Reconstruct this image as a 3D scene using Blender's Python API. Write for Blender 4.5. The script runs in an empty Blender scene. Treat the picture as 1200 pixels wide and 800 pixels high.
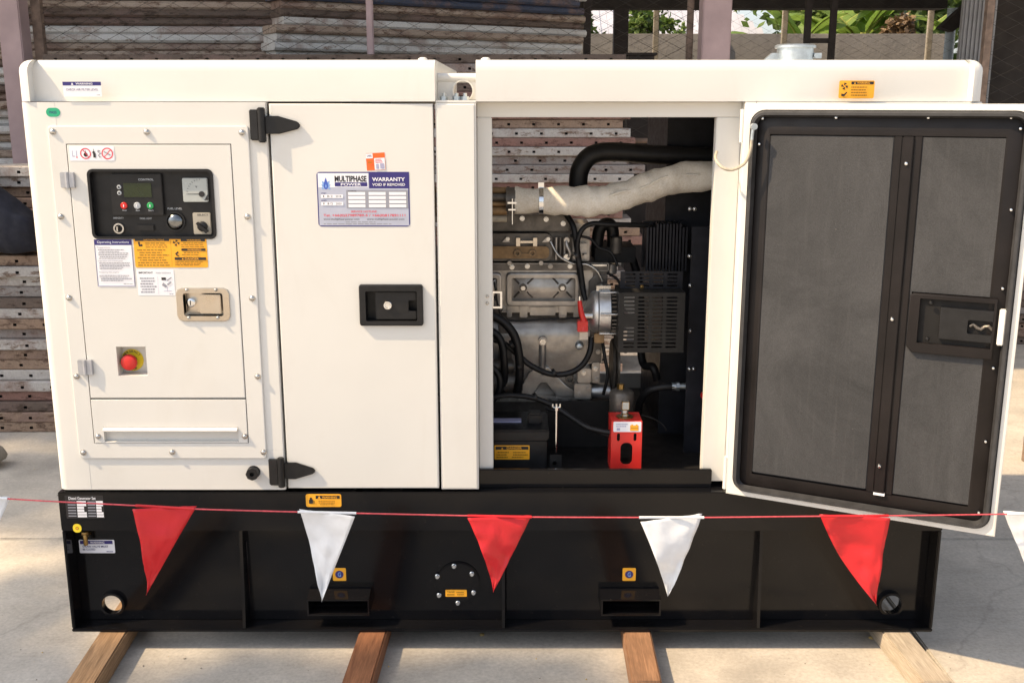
import bpy, bmesh, math, random
from mathutils import Vector, Matrix
from mathutils.geometry import tessellate_polygon
R = math.radians
random.seed(7)
SC = bpy.context.scene
COL = SC.collection

# ------------------------------------------------------------------ camera, world, sun, exposure
CAMH, CAMD, TH, FPX = 1.45, 2.56, R(12.99), 1220.0
cam = bpy.data.objects.new('camera', bpy.data.cameras.new('camera'))
COL.objects.link(cam)
cam.location = (0, -CAMD, CAMH)
cam.rotation_euler = (R(90) - TH, 0, 0)
cam.data.sensor_width = 36.0
cam.data.lens = 36.0 * FPX / 1200.0
cam.data.clip_start = 0.05
cam.data.clip_end = 2000
SC.camera = cam

SUN = Vector((0.86, 0.24, -1.0)).normalized()       # direction the light travels
world = bpy.data.worlds.new('World'); SC.world = world; world.use_nodes = True
nt = world.node_tree; nt.nodes.clear()
sky = nt.nodes.new('ShaderNodeTexSky'); sky.sky_type = 'NISHITA'; sky.sun_disc = False
sky.sun_elevation = math.asin(-SUN.z)
sky.sun_rotation = math.atan2(-SUN.x, -SUN.y)
sky.dust_density = 2.5
bg = nt.nodes.new('ShaderNodeBackground'); bg.inputs[1].default_value = 0.15
wo = nt.nodes.new('ShaderNodeOutputWorld')
hs = nt.nodes.new('ShaderNodeHueSaturation'); hs.inputs['Saturation'].default_value = 0.5; hs.inputs['Value'].default_value = 1.2   # hazy, pale sky
nt.links.new(sky.outputs[0], hs.inputs['Color']); nt.links.new(hs.outputs[0], bg.inputs[0]); nt.links.new(bg.outputs[0], wo.inputs[0])

sl = bpy.data.lights.new('sun', 'SUN'); sl.energy = 5.0; sl.angle = R(0.8); sl.color = (1.0, 0.76, 0.48)
sun = bpy.data.objects.new('sun', sl); COL.objects.link(sun)
sun.rotation_euler = SUN.to_track_quat('-Z', 'Y').to_euler()
sun.location = (-6, -3, 8)

SC.view_settings.view_transform = 'Standard'
SC.view_settings.look = 'None'
SC.view_settings.exposure = 0.54
SC.view_settings.gamma = 1.0

# ------------------------------------------------------------------ measuring helpers (photograph pixel -> point on a real plane)
CT, ST = math.cos(TH), math.sin(TH)
def ray(px, py):
    r = (px - 600) / FPX; v = (400 - py) / FPX
    return Vector((r, CT + v * ST, -ST + v * CT))
def on(px, py, Y=0.0):
    d = ray(px, py); t = (Y + CAMD) / d.y
    return d.x * t, CAMH + d.z * t
def gnd(px, py, z=0.0):
    d = ray(px, py); t = (z - CAMH) / d.z
    return d.x * t, d.y * t - CAMD

# ------------------------------------------------------------------ materials
MATS = {}
def nodes_of(name):
    m = bpy.data.materials.new(name); m.use_nodes = True
    MATS[name] = m
    return m, m.node_tree, m.node_tree.nodes['Principled BSDF']
def ramp(t, fac, stops):
    r = t.nodes.new('ShaderNodeValToRGB')
    el = r.color_ramp.elements
    while len(el) > 1: el.remove(el[-1])
    el[0].position = stops[0][0]; el[0].color = (*stops[0][1], 1)
    for p, c in stops[1:]:
        e = el.new(p); e.color = (*c, 1)
    t.links.new(fac, r.inputs[0])
    return r.outputs[0]
def coords(t, kind='Object', scale=(1, 1, 1), rand=False):
    tc = t.nodes.new('ShaderNodeTexCoord'); mp = t.nodes.new('ShaderNodeMapping')
    mp.inputs['Scale'].default_value = scale
    t.links.new(tc.outputs[kind], mp.inputs[0])
    if rand:
        oi = t.nodes.new('ShaderNodeObjectInfo'); mu = t.nodes.new('ShaderNodeMath'); mu.operation = 'MULTIPLY'
        mu.inputs[1].default_value = 57.0
        t.links.new(oi.outputs['Random'], mu.inputs[0])
        cb = t.nodes.new('ShaderNodeCombineXYZ')
        for i in range(3): t.links.new(mu.outputs[0], cb.inputs[i])
        t.links.new(cb.outputs[0], mp.inputs['Location'])
    return mp.outputs[0]
def noise(t, vec, scale, detail=4, rough=0.55, dist=0.0):
    n = t.nodes.new('ShaderNodeTexNoise')
    n.inputs['Scale'].default_value = scale; n.inputs['Detail'].default_value = detail
    n.inputs['Roughness'].default_value = rough; n.inputs['Distortion'].default_value = dist
    t.links.new(vec, n.inputs['Vector'])
    return n.outputs['Fac']
def mixc(t, fac, a, b, mode='MIX'):
    m = t.nodes.new('ShaderNodeMix'); m.data_type = 'RGBA'; m.blend_type = mode
    for sock, v in ((m.inputs[0], fac), (m.inputs[6], a), (m.inputs[7], b)):
        if hasattr(v, 'links'): t.links.new(v, sock)
        elif isinstance(v, tuple): sock.default_value = (*v, 1)
        else: sock.default_value = v
    return m.outputs[2]
def bump(t, b, h, strength, dist=0.002):
    n = t.nodes.new('ShaderNodeBump'); n.inputs['Strength'].default_value = strength; n.inputs['Distance'].default_value = dist
    t.links.new(h, n.inputs['Height']); t.links.new(n.outputs[0], b.inputs['Normal'])
def plain(name, col, rough=0.5, metal=0.0, var=0.12, scale=30, bmp=0.0, bscale=300, spec=None, coat=0.0):
    m, t, b = nodes_of(name)
    v = coords(t)
    n = noise(t, v, scale, 5)
    lo = tuple(c * (1 - var) for c in col); hi = tuple(min(1, c * (1 + var)) for c in col)
    t.links.new(ramp(t, n, [(0.3, lo), (0.7, hi)]), b.inputs['Base Color'])
    rr = ramp(t, noise(t, v, scale * 2.3, 3), [(0.3, (max(0.02, rough - 0.06),) * 3), (0.7, (min(1, rough + 0.08),) * 3)])
    t.links.new(rr, b.inputs['Roughness'])
    b.inputs['Metallic'].default_value = metal
    if spec is not None: b.inputs['Specular IOR Level'].default_value = spec
    if coat: b.inputs['Coat Weight'].default_value = coat; b.inputs['Coat Roughness'].default_value = 0.08
    if bmp: bump(t, b, noise(t, v, bscale, 2), bmp)
    return m

# cream powder coat with faint dust and orange peel
m, t, b = nodes_of('cream_paint')
v = coords(t)
big = noise(t, v, 1.6, 5); fine = noise(t, v, 26, 4)
c = ramp(t, big, [(0.35, (0.65, 0.642, 0.61)), (0.65, (0.685, 0.677, 0.645))])
c = mixc(t, ramp(t, fine, [(0.62, (0, 0, 0)), (0.85, (0.06, 0.06, 0.06))]), c, (0.52, 0.47, 0.38))
t.links.new(c, b.inputs['Base Color'])
t.links.new(ramp(t, fine, [(0.3, (0.30,) * 3), (0.7, (0.42,) * 3)]), b.inputs['Roughness'])
n0 = t.nodes.new('ShaderNodeBump'); n0.inputs['Strength'].default_value = 0.12; n0.inputs['Distance'].default_value = 0.02
t.links.new(noise(t, v, 4.5, 2, 0.4), n0.inputs['Height'])
n1_ = t.nodes.new('ShaderNodeBump'); n1_.inputs['Strength'].default_value = 0.10; n1_.inputs['Distance'].default_value = 0.001
t.links.new(noise(t, v, 420, 2), n1_.inputs['Height']); t.links.new(n0.outputs[0], n1_.inputs['Normal']); t.links.new(n1_.outputs[0], b.inputs['Normal'])
sm = noise(t, coords(t, scale=(1, 1, 0.35)), 7, 6, 0.7, 0.6)
c = mixc(t, ramp(t, sm, [(0.55, (0, 0, 0)), (0.8, (0.16,) * 3)]), c, (0.50, 0.45, 0.37))
t.links.new(c, b.inputs['Base Color'])

# black gloss base paint with dust
m, t, b = nodes_of('black_paint')
v = coords(t)
d1 = noise(t, v, 5, 6, 0.65); d2 = noise(t, v, 160, 2)
c = mixc(t, ramp(t, d1, [(0.45, (0, 0, 0)), (0.8, (0.14, 0.14, 0.14))]), (0.005, 0.005, 0.006), (0.035, 0.028, 0.022))
c = mixc(t, ramp(t, d2, [(0.70, (0, 0, 0)), (0.78, (0.3, 0.3, 0.3))]), c, (0.12, 0.10, 0.08))
scr = noise(t, coords(t, scale=(1.2, 6, 9)), 11, 8, 0.8, 0.3)
c = mixc(t, ramp(t, scr, [(0.70, (0, 0, 0)), (0.76, (0.45,) * 3)]), c, (0.10, 0.095, 0.09))
t.links.new(c, b.inputs['Base Color'])
t.links.new(ramp(t, d1, [(0.3, (0.06,) * 3), (0.75, (0.20,) * 3)]), b.inputs['Roughness'])
bump(t, b, noise(t, v, 300, 2), 0.03, 0.001); b.inputs['Specular IOR Level'].default_value = 0.28

plain('black_plastic', (0.010, 0.010, 0.011), 0.42, var=0.3, scale=40, bmp=0.1, bscale=600, spec=0.35)
plain('black_matte', (0.010, 0.0095, 0.0095), 0.6, var=0.3, scale=12, spec=0.25)
plain('door_black', (0.010, 0.008, 0.008), 0.42, var=0.35, scale=9, bmp=0.05, spec=0.25)
plain('rubber', (0.030, 0.030, 0.032), 0.55, var=0.35, scale=25, bmp=0.1, bscale=200)
plain('gap_dark', (0.03, 0.027, 0.022), 0.8)
plain('steel', (0.52, 0.51, 0.49), 0.28, 1.0, 0.15, 60)
plain('stainless', (0.56, 0.50, 0.42), 0.30, 1.0, 0.10, 14, 0.05, 500)
plain('galvanised', (0.50, 0.55, 0.58), 0.38, 0.9, 0.2, 45)
plain('hinge_grey', (0.42, 0.43, 0.46), 0.45, 0.5, 0.1, 60)
plain('chrome', (0.72, 0.74, 0.76), 0.12, 1.0, 0.05, 60)
plain('dome_dark', (0.20, 0.21, 0.22), 0.16, 1.0, 0.2, 60)
plain('brass', (0.34, 0.22, 0.08), 0.36, 0.9, 0.25, 60)
plain('cast_iron', (0.37, 0.345, 0.315), 0.34, 0.6, 0.25, 22, 0.25, 160)
plain('cast_dark', (0.12, 0.107, 0.094), 0.42, 0.5, 0.35, 26, 0.3, 160)
plain('manifold_tan', (0.24, 0.15, 0.07), 0.5, 0.3, 0.35, 30, 0.25, 150)
plain('aluminium', (0.62, 0.62, 0.62), 0.40, 0.9, 0.12, 50, 0.1, 200)
plain('red_paint', (0.62, 0.028, 0.022), 0.33, 0.0, 0.08, 30, 0.03)
plain('red_plastic', (0.60, 0.022, 0.018), 0.32, 0.0, 0.06, 60)
plain('hose_rubber', (0.009, 0.009, 0.010), 0.45, 0, 0.3, 30, 0.12, 400, spec=0.3)
plain('radiator_black', (0.012, 0.013, 0.018), 0.45, 0.0, 0.3, 30, spec=0.25)
plain('guard_grey', (0.022, 0.021, 0.020), 0.48, 0.0, 0.2, 40, spec=0.2)
plain('white_print', (0.78, 0.79, 0.84), 0.35, 0, 0.03, 20)
plain('silver_print', (0.44, 0.47, 0.58), 0.35, 0.15, 0.06, 20)
plain('grey_print', (0.28, 0.29, 0.34), 0.4, 0, 0.05, 30)
plain('navy_print', (0.028, 0.022, 0.16), 0.35, 0, 0.05, 30)
plain('blue_print', (0.05, 0.11, 0.48), 0.35, 0, 0.05, 30)
plain('sky_print', (0.20, 0.36, 0.70), 0.35, 0, 0.05, 30)
plain('black_print', (0.015, 0.014, 0.016), 0.4, 0, 0.05, 30)
plain('amber_print', (0.86, 0.40, 0.022), 0.4, 0, 0.05, 14)
plain('umber_print', (0.33, 0.17, 0.012), 0.4, 0, 0.05, 30)
plain('orange_print', (0.80, 0.13, 0.02), 0.4, 0, 0.05, 30)
plain('red_print', (0.66, 0.03, 0.06), 0.4, 0, 0.05, 30)
plain('yellow_print', (0.80, 0.62, 0.03), 0.4, 0, 0.05, 30)
plain('green_print', (0.018, 0.36, 0.19), 0.4, 0, 0.05, 30)
plain('lilac_print', (0.36, 0.36, 0.52), 0.4, 0, 0.05, 30)
plain('lcd_green', (0.013, 0.024, 0.006), 0.22, 0, 0.06, 30)
plain('meter_face', (0.40, 0.43, 0.42), 0.22, 0, 0.05, 30)
plain('beige_plastic', (0.40, 0.37, 0.31), 0.4, 0, 0.05, 30)
plain('green_plastic', (0.02, 0.30, 0.09), 0.35, 0, 0.05, 30)
plain('grey_plastic', (0.42, 0.45, 0.48), 0.35, 0, 0.05, 30)
plain('cable_beige', (0.42, 0.37, 0.29), 0.6, 0, 0.2, 90)
plain('pink_concrete', (0.42, 0.31, 0.31), 0.75, 0, 0.12, 7, 0.2, 90)
plain('rust_post', (0.21, 0.15, 0.115), 0.75, 0.1, 0.4, 20, 0.3, 80)
plain('dark_steel', (0.030, 0.022, 0.019), 0.7, 0.1, 0.35, 8)
plain('shed_dark', (0.035, 0.028, 0.024), 0.85, 0, 0.35, 5)
plain('zinc_sheet', (0.48, 0.48, 0.47), 0.55, 0.0, 0.15, 3)  # unseen shed roof, kept pale to bounce light onto the piles
plain('fence_wire', (0.055, 0.048, 0.042), 0.6, 0.3, 0.3, 12)
plain('bark', (0.12, 0.085, 0.06), 0.9, 0, 0.4, 18, 0.4, 60)
plain('navy_cloth', (0.012, 0.013, 0.022), 0.85, 0, 0.3, 20, 0.3, 300)
plain('sheet_grey', (0.30, 0.30, 0.31), 0.6, 0.1, 0.15, 6)
plain('pvc_blue', (0.42, 0.50, 0.56), 0.45, 0, 0.1, 10)
plain('stone', (0.27, 0.245, 0.205), 0.85, 0, 0.25, 12, 0.5, 40)
plain('leaf_litter', (0.50, 0.36, 0.14), 0.8, 0, 0.3, 40)
plain('building_wall', (0.62, 0.60, 0.60), 0.8, 0, 0.06, 3)

# grey sound insulation: felt with lint and wear streaks
m, t, b = nodes_of('foam_grey')
v = coords(t)
a1 = noise(t, v, 3.2, 8, 0.72, 0.6); a2 = noise(t, v, 320, 2); a3 = noise(t, coords(t, scale=(30, 30, 2)), 3, 4); a4 = noise(t, v, 75, 2, 0.5)
c = ramp(t, a1, [(0.32, (0.033, 0.034, 0.0365)), (0.68, (0.062, 0.063, 0.067))])
c = mixc(t, 0.3, c, ramp(t, a2, [(0.3, (0.3,) * 3), (0.7, (0.7,) * 3)]), 'OVERLAY')
c = mixc(t, ramp(t, a3, [(0.55, (0, 0, 0)), (0.8, (0.25,) * 3)]), c, (0.085, 0.084, 0.086))
c = mixc(t, ramp(t, a4, [(0.76, (0, 0, 0)), (0.84, (0.35,) * 3)]), c, (0.17, 0.155, 0.14))
t.links.new(c, b.inputs['Base Color']); b.inputs['Roughness'].default_value = 0.8; b.inputs['Specular IOR Level'].default_value = 0.25
bump(t, b, a2, 0.4, 0.001)

# woven heat wrap
m, t, b = nodes_of('heat_wrap')
v = coords(t)
w1 = t.nodes.new('ShaderNodeTexWave'); w1.inputs['Scale'].default_value = 190; w1.inputs['Distortion'].default_value = 2.0
t.links.new(v, w1.inputs[0])
a1 = noise(t, v, 9, 5); a2 = noise(t, v, 220, 3)
c = ramp(t, a1, [(0.3, (0.60, 0.55, 0.47)), (0.7, (0.80, 0.76, 0.68))])
c = mixc(t, 0.35, c, ramp(t, a2, [(0.3, (0.25,) * 3), (0.7, (0.8,) * 3)]), 'OVERLAY')
t.links.new(c, b.inputs['Base Color']); b.inputs['Roughness'].default_value = 0.85
bump(t, b, w1.outputs['Fac'], 0.35, 0.001)

# concrete yard
m, t, b = nodes_of('concrete')
v = coords(t)
a1 = noise(t, v, 0.9, 8, 0.62, 0.6); a2 = noise(t, v, 5.5, 8, 0.7); a3 = noise(t, v, 90, 4, 0.7); a4 = noise(t, coords(t, scale=(0.6, 5, 1)), 3.5, 6, 0.65, 0.5)
c = ramp(t, a1, [(0.3, (0.36, 0.325, 0.28)), (0.5, (0.43, 0.395, 0.345)), (0.7, (0.49, 0.455, 0.40))])
c = mixc(t, 0.55, c, ramp(t, a2, [(0.28, (0.33,) * 3), (0.72, (0.66,) * 3)]), 'OVERLAY')
c = mixc(t, ramp(t, a4, [(0.50, (0, 0, 0)), (0.75, (0.35,) * 3)]), c, (0.52, 0.495, 0.45))
c = mixc(t, 0.4, c, ramp(t, a3, [(0.3, (0.3,) * 3), (0.7, (0.7,) * 3)]), 'OVERLAY')
vo = t.nodes.new('ShaderNodeTexVoronoi'); vo.feature = 'DISTANCE_TO_EDGE'; vo.inputs['Scale'].default_value = 0.4
dn = t.nodes.new('ShaderNodeTexNoise'); dn.inputs['Scale'].default_value = 3; dn.inputs['Detail'].default_value = 6
t.links.new(v, dn.inputs['Vector'])
vm = t.nodes.new('ShaderNodeVectorMath'); vm.operation = 'MULTIPLY_ADD'; vm.inputs[1].default_value = (0.5, 0.5, 0.5)
t.links.new(dn.outputs['Color'], vm.inputs[0]); t.links.new(v, vm.inputs[2]); t.links.new(vm.outputs[0], vo.inputs['Vector'])
crk = ramp(t, vo.outputs['Distance'], [(0.0, (0.22,) * 3), (0.003, (0.0,) * 3)])
c = mixc(t, crk, c, (0.13, 0.115, 0.10))
spots = ramp(t, noise(t, v, 2.3, 3, 0.5), [(0.62, (0, 0, 0)), (0.74, (0.42,) * 3)])
c = mixc(t, spots, c, (0.20, 0.185, 0.165))
t.links.new(c, b.inputs['Base Color']); b.inputs['Roughness'].default_value = 0.78
bump(t, b, a3, 0.35, 0.002)

# timber
def timber_mat(name, lo, hi, stain):
    m, t, b = nodes_of(name)
    v = coords(t, scale=(14, 1.1, 14), rand=True)
    g = noise(t, v, 4, 8, 0.7, 1.2); k = noise(t, coords(t, scale=(1, 1, 1), rand=True), 5, 4)
    f = noise(t, coords(t, scale=(60, 4, 60)), 6, 3)
    c = ramp(t, g, [(0.3, lo), (0.7, hi)])
    c = mixc(t, ramp(t, k, [(0.45, (0, 0, 0)), (0.75, (0.7,) * 3)]), c, stain)
    c = mixc(t, 0.4, c, ramp(t, f, [(0.3, (0.28,) * 3), (0.7, (0.72,) * 3)]), 'OVERLAY')
    t.links.new(c, b.inputs['Base Color']); b.inputs['Roughness'].default_value = 0.8
    bump(t, b, g, 0.5, 0.003)
timber_mat('timber_tan', (0.20, 0.115, 0.055), (0.40, 0.25, 0.135), (0.27, 0.17, 0.095))
timber_mat('timber_red', (0.16, 0.06, 0.025), (0.34, 0.145, 0.065), (0.22, 0.095, 0.045))
timber_mat('timber_brown', (0.20, 0.10, 0.05), (0.36, 0.195, 0.105), (0.13, 0.07, 0.04))
timber_mat('timber_pale', (0.27, 0.225, 0.17), (0.46, 0.40, 0.32), (0.36, 0.29, 0.21))

# painted / rusted steel planks
def plank_mat(name, paint, paint2, rust, amount):
    m, t, b = nodes_of(name)
    v = coords(t, scale=(0.45, 1, 1.3), rand=True)
    n1 = noise(t, v, 26, 8, 0.78, 0.1); n2 = noise(t, v, 4, 5, 0.6); n3 = noise(t, coords(t, rand=True), 120, 3, 0.7)
    c = ramp(t, n2, [(0.3, paint), (0.7, paint2)])
    n4 = noise(t, coords(t, scale=(0.5, 1, 0.35), rand=True), 5.5, 6, 0.7)
    c = mixc(t, ramp(t, n4, [(0.50, (0, 0, 0)), (0.60, (0.75,) * 3)]), c, tuple(0.55 * p_ + 0.45 * q_ for p_, q_ in zip(rust, (0.28, 0.19, 0.17))))
    mask = ramp(t, n1, [(amount - 0.03, (1, 1, 1)), (amount + 0.03, (0, 0, 0))])
    rc = ramp(t, n3, [(0.3, tuple(x * 0.6 for x in rust)), (0.7, tuple(x * 1.3 for x in rust))])
    c = mixc(t, mask, c, rc)
    c = mixc(t, 0.4, c, ramp(t, n3, [(0.3, (0.3,) * 3), (0.7, (0.7,) * 3)]), 'OVERLAY')
    t.links.new(c, b.inputs['Base Color']); b.inputs['Roughness'].default_value = 0.72
    bump(t, b, n1, 0.4, 0.002)
plank_mat('plank_brown', (0.22, 0.145, 0.10), (0.29, 0.21, 0.15), (0.11, 0.065, 0.042), 0.45)
plank_mat('plank_red', (0.20, 0.10, 0.08), (0.25, 0.15, 0.125), (0.13, 0.065, 0.05), 0.45)
plank_mat('plank_white', (0.46, 0.44, 0.42), (0.36, 0.335, 0.31), (0.17, 0.12, 0.09), 0.43)
plank_mat('plank_grey', (0.27, 0.255, 0.245), (0.21, 0.18, 0.165), (0.14, 0.095, 0.075), 0.45)
plank_mat('plank_dark', (0.085, 0.062, 0.05), (0.13, 0.095, 0.075), (0.05, 0.03, 0.02), 0.45)
plank_mat('plank_blue', (0.035, 0.05, 0.09), (0.05, 0.065, 0.11), (0.10, 0.055, 0.035), 0.36)
plank_mat('tube_grey', (0.64, 0.65, 0.64), (0.47, 0.46, 0.44), (0.27, 0.21, 0.17), 0.40)
plank_mat('tube_rust', (0.30, 0.23, 0.18), (0.40, 0.33, 0.27), (0.13, 0.08, 0.055), 0.45)

# wall of old concrete
m, t, b = nodes_of('old_wall')
v = coords(t)
a1 = noise(t, v, 0.7, 7, 0.65, 0.6); a2 = noise(t, coords(t, scale=(3, 3, 0.35)), 2.5, 6, 0.6)
c = ramp(t, a1, [(0.3, (0.17, 0.165, 0.165)), (0.55, (0.27, 0.255, 0.24)), (0.75, (0.35, 0.32, 0.285))])
c = mixc(t, ramp(t, a2, [(0.5, (0, 0, 0)), (0.75, (0.5,) * 3)]), c, (0.14, 0.13, 0.13))
t.links.new(c, b.inputs['Base Color']); b.inputs['Roughness'].default_value = 0.9
bump(t, b, noise(t, v, 30, 5), 0.4, 0.01)

# pale roof sheeting
m, t, b = nodes_of('roof_sheet')
c = ramp(t, noise(t, coords(t), 1.5, 5), [(0.3, (0.36, 0.37, 0.43)), (0.7, (0.45, 0.46, 0.52))])
t.links.new(c, b.inputs['Base Color']); b.inputs['Roughness'].default_value = 0.5

def leaf_mat(name, lo, mid, hi, trans=0.5):
    m, t, b = nodes_of(name)
    g = t.nodes.new('ShaderNodeNewGeometry')
    n = noise(t, coords(t), 1.8, 3)
    mx = t.nodes.new('ShaderNodeMath'); mx.operation = 'MULTIPLY_ADD'; mx.inputs[1].default_value = 0.6
    t.links.new(g.outputs['Random Per Island'], mx.inputs[0])
    m2 = t.nodes.new('ShaderNodeMath'); m2.operation = 'MULTIPLY'; m2.inputs[1].default_value = 0.4
    t.links.new(n, m2.inputs[0]); t.links.new(m2.outputs[0], mx.inputs[2])
    c = ramp(t, mx.outputs[0], [(0.1, lo), (0.5, mid), (0.9, hi)])
    t.links.new(c, b.inputs['Base Color']); b.inputs['Roughness'].default_value = 0.5
    tr = t.nodes.new('ShaderNodeBsdfTranslucent'); t.links.new(c, tr.inputs[0])
    ms = t.nodes.new('ShaderNodeMixShader'); ms.inputs[0].default_value = trans * 0.6
    t.links.new(b.outputs[0], ms.inputs[1]); t.links.new(tr.outputs[0], ms.inputs[2])
    t.links.new(ms.outputs[0], t.nodes['Material Output'].inputs[0])
leaf_mat('leaf_green', (0.035, 0.075, 0.014), (0.085, 0.15, 0.028), (0.17, 0.23, 0.045))
leaf_mat('leaf_dark', (0.028, 0.055, 0.012), (0.06, 0.11, 0.022), (0.12, 0.18, 0.035))
leaf_mat('leaf_banana', (0.07, 0.14, 0.025), (0.15, 0.25, 0.045), (0.30, 0.36, 0.07), 0.8)
leaf_mat('stalk_yellow', (0.24, 0.26, 0.05), (0.30, 0.32, 0.07), (0.38, 0.38, 0.09), 0.3)
leaf_mat('dry_leaf', (0.10, 0.06, 0.03), (0.16, 0.10, 0.05), (0.22, 0.15, 0.07), 0.3)

def pennant_mat(name, col, trans):
    m, t, b = nodes_of(name)
    n = noise(t, coords(t), 30, 4)
    c = ramp(t, n, [(0.3, tuple(x * 0.93 for x in col)), (0.7, col)])
    t.links.new(c, b.inputs['Base Color']); b.inputs['Roughness'].default_value = 0.32
    tr = t.nodes.new('ShaderNodeBsdfTranslucent'); t.links.new(c, tr.inputs[0])
    ms = t.nodes.new('ShaderNodeMixShader'); ms.inputs[0].default_value = trans
    t.links.new(b.outputs[0], ms.inputs[1]); t.links.new(tr.outputs[0], ms.inputs[2])
    t.links.new(ms.outputs[0], t.nodes['Material Output'].inputs[0])
pennant_mat('pennant_red', (0.80, 0.035, 0.045), 0.35)
pennant_mat('pennant_white', (0.88, 0.90, 0.93), 0.22)
plain('rope_red', (0.58, 0.07, 0.09), 0.6, 0, 0.25, 120)

# ------------------------------------------------------------------ mesh builder
TXT = {}
def text_mesh(s, bold):
    key = (s, bold)
    if key not in TXT:
        cu = bpy.data.curves.new('lettering', 'FONT'); cu.body = s; cu.resolution_u = 3; cu.offset = bold
        o = bpy.data.objects.new('lettering', cu); COL.objects.link(o)
        dg = bpy.context.evaluated_depsgraph_get(); e = o.evaluated_get(dg); me = e.to_mesh()
        vs = [(p.co.x, p.co.y) for p in me.vertices]; fs = [tuple(p.vertices) for p in me.polygons]
        e.to_mesh_clear(); bpy.data.objects.remove(o); bpy.data.curves.remove(cu)
        x0 = min(p[0] for p in vs); x1 = max(p[0] for p in vs); y0 = min(p[1] for p in vs); y1 = max(p[1] for p in vs)
        TXT[key] = ([((p[0] - x0) / (x1 - x0), (p[1] - y0) / max(1e-6, y1 - y0)) for p in vs], fs)
    return TXT[key]

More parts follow.
